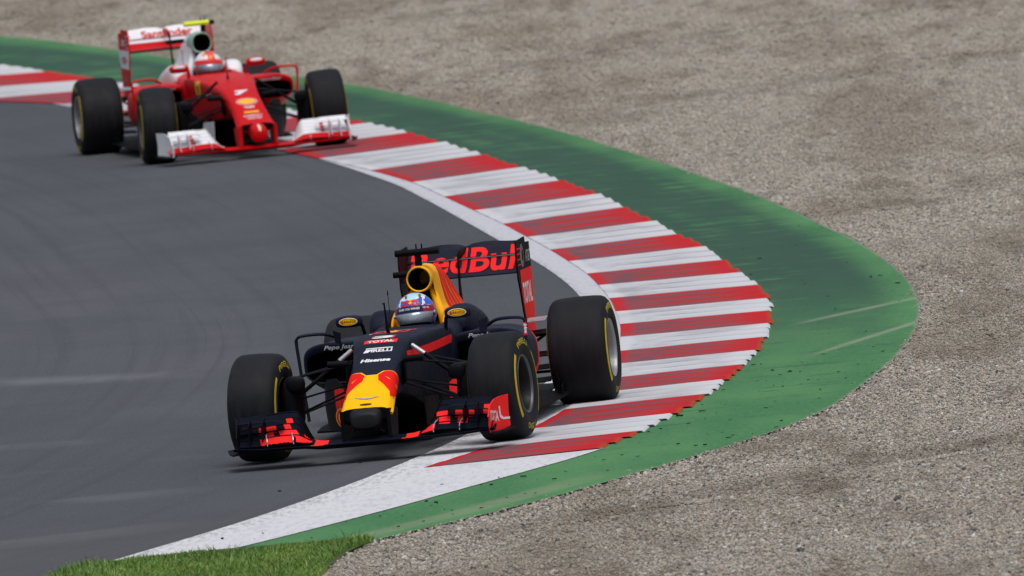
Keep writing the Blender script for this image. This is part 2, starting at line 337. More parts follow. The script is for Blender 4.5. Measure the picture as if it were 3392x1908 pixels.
# ------------------------------------------------------------------ gravel bed
RUTS = [((.8, 101.5), (3.6, 105.2), .34, .034), ((-.4, 100.4), (1.6, 101.6), .25, .02), ((2.9, 117.0), (4.2, 122.0), .30, .012), ((.2, 168.0), (5.0, 176.5), .55, .035),
        ((-3.4, 180.5), (1.5, 187.0), .5, .04), ((-5.6, 195.0), (-1.0, 199.5), .7, .05), ((1.0, 156.0), (4.5, 161.5), .4, .02), ((-.6, 189.0), (4.0, 192.0), .5, .03), ((2.4, 133), (4.6, 138.5), .35, .015), ((-5.5, 193), (-4.2, 190.5), .7, .05)]
def nz(x, y, s, o=0.0): return noise.noise(Vector((x*s+o, y*s*.22+o*1.7, o)))
def rut(x, y):
    """distance-based ridge and furrow left by earlier visits; returns height, darkness"""
    h = d = 0.0
    for (ax, ay), (bx, by), wd, am in RUTS:
        if not (min(ay, by)-2.5 < y < max(ay, by)+2.5): continue
        vx, vy = bx-ax, (by-ay)*.35; px, py = x-ax, (y-ay)*.35
        L = vx*vx+vy*vy; t = (px*vx+py*vy)/L; tt = min(1, max(0, t))
        q = ((px*vy-py*vx)/math.sqrt(L))+.06*nz(x, y, 2.0, 3.1); fade = math.exp(-((t-tt)*2.5)**2)*(.65+.7*nz(x, y, 1.2, 9))
        e = q/wd*2.2
        h += fade*am*(math.exp(-(e-.9)**2)-1.1*math.exp(-e*e*1.4))
        pt_ = .5+1.3*nz(x, y, 2.6, 21); k_ = 1.0 if y < 112 else .55
        d = max(d, k_*max(0, min(1, pt_))*min(1, fade*1.3)*math.exp(-(e*.6)**2))
    return h, d
def gz(x, y):
    if y > 215 or y < 88: return 0.0, 0.0
    h, d = rut(x, y)
    h += (.012 if y < 130 else .006)*nz(x, y, .5, 5)+.006*nz(x, y, 1.7, 8)
    e = x-float(XG(y))
    k = min(1, max(0, (e-.05)/.6))
    return h*k-.004-.006*min(1, max(0, e/.05))*(1-k)+.004*k, d*k
def ground():
    V = []; F = []
    ys = list(np.concatenate([[-40, 40, 80], np.arange(92, 215, .35), [240, 320, 600, 1500]]))
    xs = list(np.concatenate([[-900, -200, -60, -20], np.arange(-8, 8, .22), [20, 60, 200, 900]]))
    for y in ys:
        for x in xs:
            e = x-float(XG(min(214, max(91, y)))) if 91 <= y <= 215 else 1
            z = gz(x, y)[0]-.010 if (e > 0 and abs(x) < 8) else -.016
            V.append((x, y, z))
    n = len(xs)
    for j in range(len(ys)-1):
        for i in range(n-1): F.append((j*n+i, j*n+i+1, (j+1)*n+i+1, (j+1)*n+i))
    mt, nt, bs = newmat('gravel_soil'); c = coords(nt)
    a = ntex(nt, c, 60, 5, .75, 1, .15, 1); b = ntex(nt, c, 1.2, 3, .5, 1, .4, 1)
    k = mixc(nt, ramp(nt, a, .3, .7), (.2, .18, .15), (.42, .385, .33)); k = mixc(nt, ramp(nt, b, .4, .65, 0, .5), k, (.13, .105, .075))
    nt.links.new(k, bs.inputs['Base Color']); bs.inputs['Roughness'].default_value = .95; bump(nt, bs, a, .8, .02)
    return mk('ground', V, F, mt, None, None, 80)
tag(ground(), 'open ground under the gravel trap', kind='structure')

GRASSP = [(-2.75, 100.1), (-2.42, 101.0), (-2.13, 101.12), (-1.77, 101.12), (-1.59, 101.1), (-1.27, 101.05), (-1.0, 101.12), (-.9, 100.8), (-1.04, 99.9), (-1.21, 98.1), (-1.3, 95), (-3.4, 95), (-3.2, 98.2)]
def inpoly(x, y, P):
    c = False; j = len(P)-1
    for i in range(len(P)):
        xi, yi = P[i]; xj, yj = P[j]
        if (yi > y) != (yj > y) and x < (xj-xi)*(y-yi)/(yj-yi)+xi: c = not c
        j = i
    return c
def gravel():
    """pebbles scattered as points; one geometry-node object instances a low-poly stone on each"""
    P = []; A = []
    for y0, y1, dens in ((90.5, 112, 1900), (112, 130, 1700), (130, 160, 1150), (160, 212, 620)):
        ny = int((y1-y0)*2)
        for k in range(ny):
            ya, yb = y0+k*.5, y0+k*.5+.5
            xl = float(XG(max(96, ya)))-.12; xr = .0285*yb+1.25
            xl = max(xl, -.0285*yb-.9)
            if ya < 99.4: xl = max(xl, -1.6)
            if xr <= xl: continue
            n = int((xr-xl)*.5*dens); X = rng.uniform(xl, xr, n); Y = rng.uniform(ya, yb, n)
            for x, y in zip(X, Y):
                e = x-float(XG(y))
                if e < .05*nz(x, y, 3.0, 6)-.01 and random.random() > .05*math.exp(min(0, e)*22): continue
                if y < 101.3 and x < -.85 and inpoly(x, y, GRASSP): continue
                if y < 99.4 and x < -1.15: continue
                h, d = gz(x, y)
                r = (.0055 if y < 130 else .0068 if y < 160 else .0090)*math.exp(random.gauss(0, .36))
                if e < 0: h = .0; r *= .6
                q = 1 if y < 125 else .75 if y < 160 else .5
                P.append((x, y, h+r*random.uniform(-.1, .7))); A.append((r, .48+(random.random()-.48)*q, d))
    me = bpy.data.meshes.new('gravel'); me.vertices.add(len(P)); me.vertices.foreach_set('co', np.array(P, np.float32).ravel())
    A = np.array(A, np.float32); n = len(P)
    sc = np.stack([A[:, 0]*rng.uniform(.8, 1.5, n), A[:, 0]*rng.uniform(.8, 1.3, n), A[:, 0]*rng.uniform(.55, .95, n)], 1).astype(np.float32)
    ro = np.stack([rng.uniform(-.5, .5, n), rng.uniform(-.5, .5, n), rng.uniform(0, 6.28, n)], 1).astype(np.float32)
    for nm, ty, dat, f in (('scl', 'FLOAT_VECTOR', sc, 'vector'), ('rot', 'FLOAT_VECTOR', ro, 'vector'), ('tone', 'FLOAT', A[:, 1].copy(), 'value'), ('damp', 'FLOAT', A[:, 2].copy(), 'value')):
        at = me.attributes.new(nm, ty, 'POINT'); at.data.foreach_set(f, dat.ravel())
    o = bpy.data.objects.new('gravel', me); COL.objects.link(o)
    mt, nt, bs = newmat('pebble')
    t = nt.nodes.new('ShaderNodeAttribute'); t.attribute_type = 'INSTANCER'; t.attribute_name = 'tone'
    dm = nt.nodes.new('ShaderNodeAttribute'); dm.attribute_type = 'INSTANCER'; dm.attribute_name = 'damp'
    cr = nt.nodes.new('ShaderNodeValToRGB'); e = cr.color_ramp; e.interpolation = 'LINEAR'
    cols = [(0, (0.144, 0.136, 0.125)), (.10, (0.288, 0.266, 0.234)), (.3, (0.480, 0.431, 0.359)), (.5, (0.576, 0.513, 0.422)), (.62, (0.540, 0.443, 0.336)), (.72, (0.564, 0.531, 0.479)), (.86, (0.696, 0.631, 0.530)), (.93, (0.408, 0.271, 0.182)), (.97, (0.792, 0.743, 0.661)), (1, (0.850, 0.820, 0.780))]
    e.elements[0].position = cols[0][0]; e.elements[0].color = (*cols[0][1], 1); e.elements[1].position = 1; e.elements[1].color = (*cols[-1][1], 1)
    for p, cc in cols[1:-1]: q = e.elements.new(p); q.color = (*cc, 1)
    nt.links.new(t.outputs['Fac'], cr.inputs[0])
    c = coords(nt, 'Object'); gm = nt.nodes.new('ShaderNodeNewGeometry')
    b = ntex(nt, gm.outputs['Position'], .75, 4, .6, 1, .13, 1)
    b2 = ntex(nt, gm.outputs['Position'], 3.0, 3, .6, 1, .13, 1)
    k = mixc(nt, ramp(nt, b, .45, .62, 0, .5), cr.outputs[0], (.29, .23, .165)); k = mixc(nt, ramp(nt, b2, .5, .68, 0, .35), k, (.20, .165, .125))
    k = mixc(nt, 1.0, k, (.68, .685, .69), 'MULTIPLY')
    k = mixc(nt, mth(nt, 'MULTIPLY', dm.outputs['Fac'], .85), k, (.10, .075, .05))
    nt.links.new(k, bs.inputs['Base Color']); bs.inputs['Roughness'].default_value = .85; bs.inputs['Specular IOR Level'].default_value = .3
    g = bpy.data.node_groups.new('scatter', 'GeometryNodeTree')
    g.interface.new_socket(name='Geometry', in_out='INPUT', socket_type='NodeSocketGeometry'); g.interface.new_socket(name='Geometry', in_out='OUTPUT', socket_type='NodeSocketGeometry')
    gi = g.nodes.new('NodeGroupInput'); go = g.nodes.new('NodeGroupOutput'); ip = g.nodes.new('GeometryNodeInstanceOnPoints')
    ico = g.nodes.new('GeometryNodeMeshIcoSphere'); ico.inputs['Radius'].default_value = 1; ico.inputs['Subdivisions'].default_value = 1
    sm = g.nodes.new('GeometryNodeSetMaterial'); sm.inputs['Material'].default_value = mt
    na = []
    for nm in ('rot', 'scl'):
        q = g.nodes.new('GeometryNodeInputNamedAttribute'); q.data_type = 'FLOAT_VECTOR'; q.inputs['Name'].default_value = nm; na.append(q)
    L = g.links.new
    L(gi.outputs[0], ip.inputs['Points']); L(ico.outputs[0], sm.inputs[0]); L(sm.outputs[0], ip.inputs['Instance'])
    L(na[0].outputs[0], ip.inputs['Rotation']); L(na[1].outputs[0], ip.inputs['Scale']); L(ip.outputs[0], go.inputs[0])
    md = o.modifiers.new('scatter', 'NODES'); md.node_group = g; me.materials.append(mt)
    print('pebbles', len(P)); return o
tag(gravel(), 'grey and tan gravel covering the run-off trap', 'gravel', kind='stuff')

# ------------------------------------------------------------------ grass tuft in the near corner
def grass():
    V = []; F = []; C = []
    n = 0
    xs0, xs1, ys0, ys1 = -3.5, -.85, 95.5, 101.2
    while n < 60000:
        x = random.uniform(xs0, xs1); y = random.uniform(ys0, ys1)
        if not inpoly(x+.05*nz(x, y, 6, 1), y+.35*nz(x, y, 5, 8), GRASSP): continue
        if y < 97.3 and random.random() > .4: continue
        n += 1
        edge = min(1, max(.35, (101.25-y)/.7))
        hgt = random.uniform(.022, .052)*(.7+1.5*max(0, nz(x, y, 2.6, 4)))*edge
        if random.random() < .035: hgt *= 1.9
        a = random.uniform(0, 6.28); lean = random.uniform(.1, .9)*hgt; wd = random.uniform(.0012, .0026)
        dx, dy = math.cos(a)*lean, math.sin(a)*lean; px, py = -math.sin(a)*wd, math.cos(a)*wd
        if random.random() < .5: px, py = wd, 0
        b = len(V)
        V += [(x-px, y-py, -.01), (x+px, y+py, -.01), (x+px*.8+dx*.35, y+py*.8+dy*.35, hgt*.6), (x-px*.8+dx*.35, y-py*.8+dy*.35, hgt*.6), (x+dx, y+dy, hgt)]
        F += [(b, b+1, b+2, b+3), (b+3, b+2, b+4)]; t = random.random()*.5+.5*max(0, min(1, .45+1.1*nz(x, y*1.5, 2.5, 2))); t = 1.0 if random.random() < .05 else t*.93; C += [t]*5
    mt, nt, bs = newmat('grass_blade')
    at = nt.nodes.new('ShaderNodeAttribute'); at.attribute_name = 'tone'
    cr = nt.nodes.new('ShaderNodeValToRGB'); e = cr.color_ramp; e.elements[0].color = (.10, .21, .018, 1); e.elements[1].color = (.62, .62, .20, 1); e.elements[1].position = .97
    q = e.elements.new(.5); q.color = (.19, .35, .035, 1); q = e.elements.new(.85); q.color = (.34, .48, .07, 1)
    nt.links.new(at.outputs['Fac'], cr.inputs[0]); nt.links.new(mixc(nt, 1.0, cr.outputs[0], (.58, .62, .6), 'MULTIPLY'), bs.inputs['Base Color']); bs.inputs['Roughness'].default_value = .6
    bs.inputs['Subsurface Weight'].default_value = 0
    me = bpy.data.meshes.new('grass'); me.from_pydata(V, [], F); me.materials.append(mt)
    al = me.attributes.new('tone', 'FLOAT', 'POINT'); al.data.foreach_set('value', np.array(C, np.float32))
    o = bpy.data.objects.new('grass', me); COL.objects.link(o); return o
tag(grass(), 'short green grass verge beside the end of the white line', 'grass', kind='stuff')
gs = mk('grass_bed', [(x, y, -.002+.0125) for x, y in GRASSP], [tuple(range(len(GRASSP)))], paint('grass_soil', (.05, .075, .02), .95, var=.4), None, None, 0)
for v in gs.data.vertices: v.co.z = .0065
tag(gs, 'dark soil and turf under the grass verge', kind='structure')

# ------------------------------------------------------------------ rubber crumbs on the paint, a leaf
def crumbs():
    mb = MB()
    for i in range(190):
        y = random.choice([random.uniform(101.5, 124), random.uniform(101.5, 115), random.uniform(101, 135)])
        a, b = float(XO(y)), float(XG(y)); u = random.uniform(.02, .98)
        if y < 107 and random.random() < .3: a = float(XA(y))+.3
        x = a+(b-a)*u; s = min(.0075, math.exp(random.gauss(0, .5))*.0034); z = .006
        if y < 107: z = .009
        if random.random() < .25: s *= 1.7
        w = random.uniform(1.0, 3.6); Vb, Fb = box((x, y, z+s*.25), (s*w, s*2.0, s*.6), 0, Matrix.Rotation(random.uniform(-.3, .3), 4, 'Z').to_euler())
        mb.add([v+Vector((random.uniform(-.5, .5)*s*w*.6, random.uniform(-.5, .5)*s, random.uniform(-.25, .25)*s)) for v in Vb], Fb)
    for i in range(7):
        mb.add(*box((random.uniform(-2.2, .2), random.uniform(103, 118), .004), (.02, .03, .006), 0))
    return mb.build('rubber_crumbs', paint('rubber_crumb', (.012, .012, .013), .9, var=.3), None, 0)
tag(crumbs(), 'black tyre rubber crumbs scattered over the green paint', 'rubber crumbs', kind='stuff')
lf = mk('leaf', [(-.035, 0, .014), (-.012, -.05, .028), (.018, -.03, .026), (.036, .02, .016), (.012, .05, .030), (-.016, .04, .024), (0, 0, .036)], [(0, 1, 6), (1, 2, 6), (2, 3, 6), (3, 4, 6), (4, 5, 6), (5, 0, 6)], paint('leaf_green', (.16, .20, .05), .6, var=.3), None, None, 60)
lf.location = (.57, 104.1, .02); tag(lf, 'small curled green leaf on the gravel beside the green paint', 'leaf')
# ------------------------------------------------------------------ decals: flat artwork laid onto the bodywork it belongs to
def flat2d(polys):
    cu = bpy.data.curves.new('art', 'CURVE'); cu.dimensions = '2D'; cu.fill_mode = 'BOTH'
    for P in polys:
        sp = cu.splines.new('POLY'); sp.points.add(len(P)-1); sp.use_cyclic_u = True
        for i, p in enumerate(P): sp.points[i].co = (p[0], p[1], 0, 1)
    o = bpy.data.objects.new('art', cu); me = bpy.data.meshes.new_from_object(o)
    r = ([(v.co.x, v.co.y) for v in me.vertices], [tuple(p.vertices) for p in me.polygons])
    bpy.data.objects.remove(o); bpy.data.meshes.remove(me); return r
def text2d(s, bold=.02, shear=0.0, sp=1.0):
    cu = bpy.data.curves.new('art', 'FONT'); cu.body = s; cu.size = 1; cu.offset = bold; cu.shear = shear; cu.space_character = sp
    cu.fill_mode = 'BOTH'; cu.resolution_u = 4
    o = bpy.data.objects.new('art', cu); me = bpy.data.meshes.new_from_object(o)
    r = ([(v.co.x, v.co.y) for v in me.vertices], [tuple(p.vertices) for p in me.polygons])
    bpy.data.objects.remove(o); bpy.data.meshes.remove(me); return r
def fit2d(VF, cx, cy, w, h=None, rot=0):
    V, F = VF; xs = [v[0] for v in V]; ys = [v[1] for v in V]
    sx = w/(max(xs)-min(xs)); sy = h/(max(ys)-min(ys)) if h else sx
    mx, my = (max(xs)+min(xs))/2, (max(ys)+min(ys))/2; c, s = math.cos(rot), math.sin(rot)
    Q = [((x-mx)*sx, (y-my)*sy) for x, y in V]
    return [(cx+x*c-y*s, cy+x*s+y*c) for x, y in Q], F
def oval(cx, cy, a, b, n=28, rot=0):
    c, s = math.cos(rot), math.sin(rot)
    return [(cx+a*math.cos(2*math.pi*k/n)*c-b*math.sin(2*math.pi*k/n)*s, cy+a*math.cos(2*math.pi*k/n)*s+b*math.sin(2*math.pi*k/n)*c) for k in range(n)]
def rectp(x0, y0, x1, y1): return [(x0, y0), (x1, y0), (x1, y1), (x0, y1)]
VIEW = {'top': (Vector((1, 0, 0)), Vector((0, 1, 0))), 'front': (Vector((1, 0, 0)), Vector((0, 0, 1))),
        'left': (Vector((0, 1, 0)), Vector((0, 0, 1))), 'right': (Vector((0, -1, 0)), Vector((0, 0, 1)))}
def bvh_of(objs):
    V = []; F = []
    for o in objs:
        b = len(V); M = o.matrix_basis; V += [M@v.co for v in o.data.vertices]; F += [tuple(i+b for i in p.vertices) for p in o.data.polygons]
    return BVHTree.FromPolygons(V, F)
def decal(name, layers, parent, view, targets, off=.0018, maxe=.02, reach=3.0, minn=.0):
    """layers: [(VF, material)], in the view's plane coordinates (metres); projected along the view axis on to targets"""
    U, W = VIEW[view] if isinstance(view, str) else view; n = U.cross(W); T = bvh_of(targets)
    bm = bmesh.new(); mats = []; lays = []
    for li, ((V2, F2), mat) in enumerate(layers):
        if mat not in mats: mats.append(mat)
        b2 = bmesh.new(); vs = [b2.verts.new((x, y, 0)) for x, y in V2]
        for f in F2:
            try: b2.faces.new([vs[i] for i in f])
            except ValueError: pass
        bmesh.ops.triangulate(b2, faces=b2.faces)
        for _ in range(6):
            E = [e for e in b2.edges if e.calc_length() > maxe]
            if not E: break
            bmesh.ops.subdivide_edges(b2, edges=E, cuts=1); bmesh.ops.triangulate(b2, faces=[f for f in b2.faces if len(f.verts) > 3])
        vm = {}
        for v in b2.verts:
            o = U*v.co.x+W*v.co.y
            h = T.ray_cast(o+n*reach, -n)
            if h[0] is not None and abs(h[1].dot(n)) < minn: h = (None,)
            vm[v] = bm.verts.new(h[0]+(h[1] if h[1].dot(n) > 0 else -h[1])*(off+.0009*li)) if h[0] is not None else None
        for f in b2.faces:
            q = [vm[v] for v in f.verts]
            if any(a is None for a in q): continue
            if max((q[i].co-q[i-1].co).length for i in range(3)) > maxe*12: continue
            try: nf = bm.faces.new(q)
            except ValueError: continue
            nf.material_index = mats.index(mat); nf.smooth = True
            nf.normal_update()
            if nf.normal.dot(n) < 0: nf.normal_flip()
        b2.free()
    me = bpy.data.meshes.new(name); bm.to_mesh(me); bm.free()
    for x in mats: me.materials.append(x)
    o = bpy.data.objects.new(name, me); COL.objects.link(o); o.parent = parent; return o

# ------------------------------------------------------------------ car paints
def P(name, *a, **k): return paint(name, *a, **k)
NAVY = P('matt_navy', (.0095, .0122, .0245), .55, coat=.0, var=.2, spec=.09)
CARB = P('carbon_black', (.0050, .0053, .0068), .55, var=.3, scale=20, spec=.05)
DKGL = P('gloss_black', (.0048, .0060, .0125), .5, var=.2, spec=.03)
AMB = P('matt_amber', (.93, .42, .006), .5, var=.05, spec=.1)
YEL = P('matt_yellow', (.95, .47, .004), .55, var=.05, spec=.06)
ORG = P('matt_orange', (.83, .31, .008), .5, var=.06, spec=.15)
RED = P('matt_red', (.74, .010, .008), .55, var=.06, spec=.06)
FLUO = P('bright_red', (.92, .022, .022), .55, var=.05, spec=.05)
WHT = P('white_lettering', (.75, .75, .76), .5, var=.05)
SILV = P('silver', (.42, .42, .44), .35, metal=.5, var=.1)
BLK = P('black', (.005, .005, .006), .6, var=.2, spec=.05)
HOLE = P('intake_black', (.0015, .0015, .0015), .95, var=.1, spec=.0)
GREEN = P('green_trim', (.02, .22, .13), .4, var=.1)
SRED = P('glossy_scarlet', (.52, .003, .005), .42, coat=.0, var=.06, spec=.10)
SWHT = P('glossy_white', (.72, .72, .74), .4, coat=.1, var=.05)
SYEL = P('shield_yellow', (.80, .50, .02), .45, var=.1)
LIME = P('fluorescent_yellow', (.72, .85, .01), .5, var=.04)
BLUE = P('helmet_blue', (.02, .085, .50), .25, coat=.4, var=.15)
LBLUE = P('helmet_light_blue', (.40, .66, .80), .3, coat=.4, var=.15)
HWHT = P('helmet_white', (.72, .74, .78), .25, coat=.4, var=.08)
VISOR = P('mirrored_visor', (.30, .33, .38), .22, metal=.55, var=.25, scale=25)
DKRED = P('dark_red', (.30, .012, .02), .45, var=.1)
SUIT = P('navy_suit', (.012, .016, .045), .85, var=.3, scale=40)
RSUIT = P('red_suit', (.45, .015, .012), .85, var=.2, scale=40)
GOLD = P('tyre_yellow', (.50, .36, .018), .75, var=.3, scale=14)
RIMD = P('dark_magnesium', (.02, .02, .022), .45, metal=.5, var=.3)
RIML = P('rim_lip', (.11, .11, .115), .4, metal=.6, var=.2)
RIMR = P('bright_rim_lip', (.34, .34, .35), .4, metal=.4, var=.15)
RIMG = P('grey_alloy', (.26, .265, .285), .42, metal=.35, var=.2)
BULL = P('emblem_red', (.55, .03, .05), .5, var=.1)
def m_rubber():
    mt, nt, bs = newmat('tyre_rubber'); c = coords(nt)
    a = ntex(nt, c, 5, 4, .6, 6, 1, 1); b = ntex(nt, c, 70, 3, .7); d = ntex(nt, c, 3.0, 3, .6)
    k = mixc(nt, ramp(nt, a, .35, .7), (.0085, .0088, .0108), (.016, .0163, .0195)); k = mixc(nt, ramp(nt, d, .55, .75, 0, .35), k, (.034, .034, .037))
    nt.links.new(k, bs.inputs['Base Color']); nt.links.new(ramp(nt, a, .3, .7, .62, .8), bs.inputs['Roughness'])
    bs.inputs['Specular IOR Level'].default_value = .16; bump(nt, bs, b, .25, .003); return mt
RUB = m_rubber()

# ------------------------------------------------------------------ wheel
def lathe(prof, n=72, mi=0):
    """profile (x, r) turned about the X axis"""
    V = []; F = []; m = len(prof)
    for k in range(n):
        a = 2*math.pi*k/n
        for x, r in prof: V.append((x, math.cos(a)*r, math.sin(a)*r))
    for k in range(n):
        for j in range(m-1): F.append((k*m+j, k*m+j+1, ((k+1) % n)*m+j+1, ((k+1) % n)*m+j))
    return V, F
def tyre_prof(w):
    h = [(.128, .170), (.140, .180), (.150, .205), (.1535, .240), (.151, .270), (.143, .296), (.130, .314), (.112, .3235), (.07, .3285), (0, .330)]
    h = [(x*w/.1535, r) for x, r in h]
    return h+[(-x, r) for x, r in h[-2::-1]]
def make_wheel(parent, loc, side, w, rimmat, steer=0, camber=0, spin=0.0, big=1.0, texts=('PIRELLI', 'P ZERO'), gl=GOLD, nutmat=None):
    # rim is the part; tyre, markings, nut are its sub-parts
    f = w/.1535; mb = MB()
    V, F = lathe([(.128*f, .172), (.141*f, .181), (.146*f, .178), (.143*f, .170), (.132*f, .166)], 64); mb.add(V, F, 1)
    V, F = lathe([(.132*f, .166), (.10*f, .157), (.03, .150), (.015, .148), (.012, .07)], 64); mb.add(V, F, 0)
    V, F = lathe([(-.128*f, .172), (-.141*f, .181), (-.145*f, .177), (-.13*f, .166), (-.03, .158), (.0, .158)], 48); mb.add(V, F, 0)
    V, F = lathe([(.055, .001), (.055, .04), (.035, .055), (.012, .075)], 32); mb.add(V, F, 0)
    for k in range(10):
        a = 2*math.pi*k/10+spin; c, s = math.cos(a), math.sin(a)
        mb.add(*tube([(.045, c*.045, s*.045), (.052, c*.09, s*.09), (.030+.02*f, c*.152, s*.152)], .011, 6), 0)
    rim = mb.build('wheel', [rimmat, RIML if w < .17 else RIMR], parent, 40)
    V, F = lathe(tyre_prof(w), 96); ty = mk('tyre', V, F, RUB, rim, None, 60)
    # coloured bands and lettering follow the sidewall's curve, on both faces
    pr = tyre_prof(w)[:9]; rs = [p[1] for p in pr]; xs = [p[0] for p in pr]
    sx = lambda r: float(np.interp(r, rs, xs))+.0018
    for sg in (1, -1):
        mb = MB()
        for a0 in (90, 270):
            V = []; F = []
            for k in range(31):
                a = R(a0-44+88*k/30+90)
                for r in (.258, .270, .283): V.append((sg*sx(r), math.cos(a)*r, math.sin(a)*r))
            for k in range(30):
                for j in range(2): F.append((k*3+j, k*3+j+1, k*3+j+4, k*3+j+3))
            mb.add(V, F, 0)
        for tx, a0 in ((texts[0], 0), (texts[1], 180)):
            V2, F2 = fit2d(text2d(tx, .015), 0, 0, .25 if len(tx) > 6 else .19, .034); V = []
            for x, y in V2:
                r = .262+y; a = R(90+a0)-sg*x/.262; V.append((sg*sx(r), math.cos(a)*r, math.sin(a)*r))
            mb.add(V, F2, 0)
        mb.build('tyre_marking', gl, rim, 0)
    V, F = lathe([(.02, .028), (.075, .028), (.082, .022), (.082, .001)], 24); mk('wheel_nut', V, F, nutmat or RIMG, rim)
    V, F = lathe([(.010, .148), (.008, .02), (-.06, .02), (-.06, .15)], 40); mk('brake_drum', V, F, BLK, rim)
    rim.location = loc; rim.scale = (1, big, big)
    rim.rotation_euler = (0, R(camber), R(steer)+(0 if side > 0 else math.pi))
    return rim

# ------------------------------------------------------------------ wing elements
def foil(le, te, th, cam=.12):
    """section from leading edge to trailing edge in (y,z); returns loop of points"""
    le, te = np.array(le), np.array(te); d = te-le; L = np.linalg.norm(d); nrm = np.array([-d[1], d[0]])/L
    up, lo = [], []
    for s in (0, .06, .2, .4, .6, .8, 1):
        c = -cam*L*4*s*(1-s); t = th*(1.0 if s in (.2, .4) else .75 if s in (.6, .06) else .5 if s == .8 else .15)
        p = le+d*s+nrm*c; up.append(p+nrm*t*.5); lo.append(p-nrm*t*.5)
    return up+lo[::-1]
def wing_mesh(sts, colf=None):
    """sts: [(x, loop)] ; colf(i, j, n) picks the material slot"""
    RG = [[(x, p[0], p[1]) for p in lp] for x, lp in sts]; V, F = rings(RG, True, True, True)
    n = len(RG[0]); M = []
    for i in range(len(RG)-1):
        for j in range(n): M.append(colf(i/(len(RG)-2), j) if colf else 0)
    return V, F, M+[0, 0]
def sm(t): t = max(0, min(1, t)); return t*t*(3-2*t)
def pf(zt, hw, zb, hb=None, mid=None):
    hb = hw*.85 if hb is None else hb; mz = (zt+zb)/2 if mid is None else mid
    return [(0, zt), (hw*.5, zt-.001), (hw*.84, zt-.010), (hw*.985, zt-.040), ((hw+hb)/2+.01, mz), (hb, zb+.03), (hb*.75, zb), (0, zb)]
def pc(zr, hw, zb, hi, trench=.45):
    """cockpit section: rim at zr, opening half-width hi, floor at trench"""
    return [(0, trench), (hi*.9, trench+.01), (hi, zr-.03), (hi+.02, zr), (hw*.99, zr-.06), (hw*.95, (zr+zb)/2), (hw*.8, zb), (0, zb)]
def splitf(V, F, pred):
    a, b = [], []
    for f in F:
        c = sum((Vector(V[i]) for i in f), Vector())/len(f); (a if pred(c) else b).append(f)
    return a, b
def part_from(name, V, F, mat, parent, fm=None, smooth=35):
    used = sorted({i for f in F for i in f}); mp = {u: k for k, u in enumerate(used)}
    return mk(name, [V[i] for i in used], [tuple(mp[i] for i in f) for f in F], mat, parent, fm, smooth)

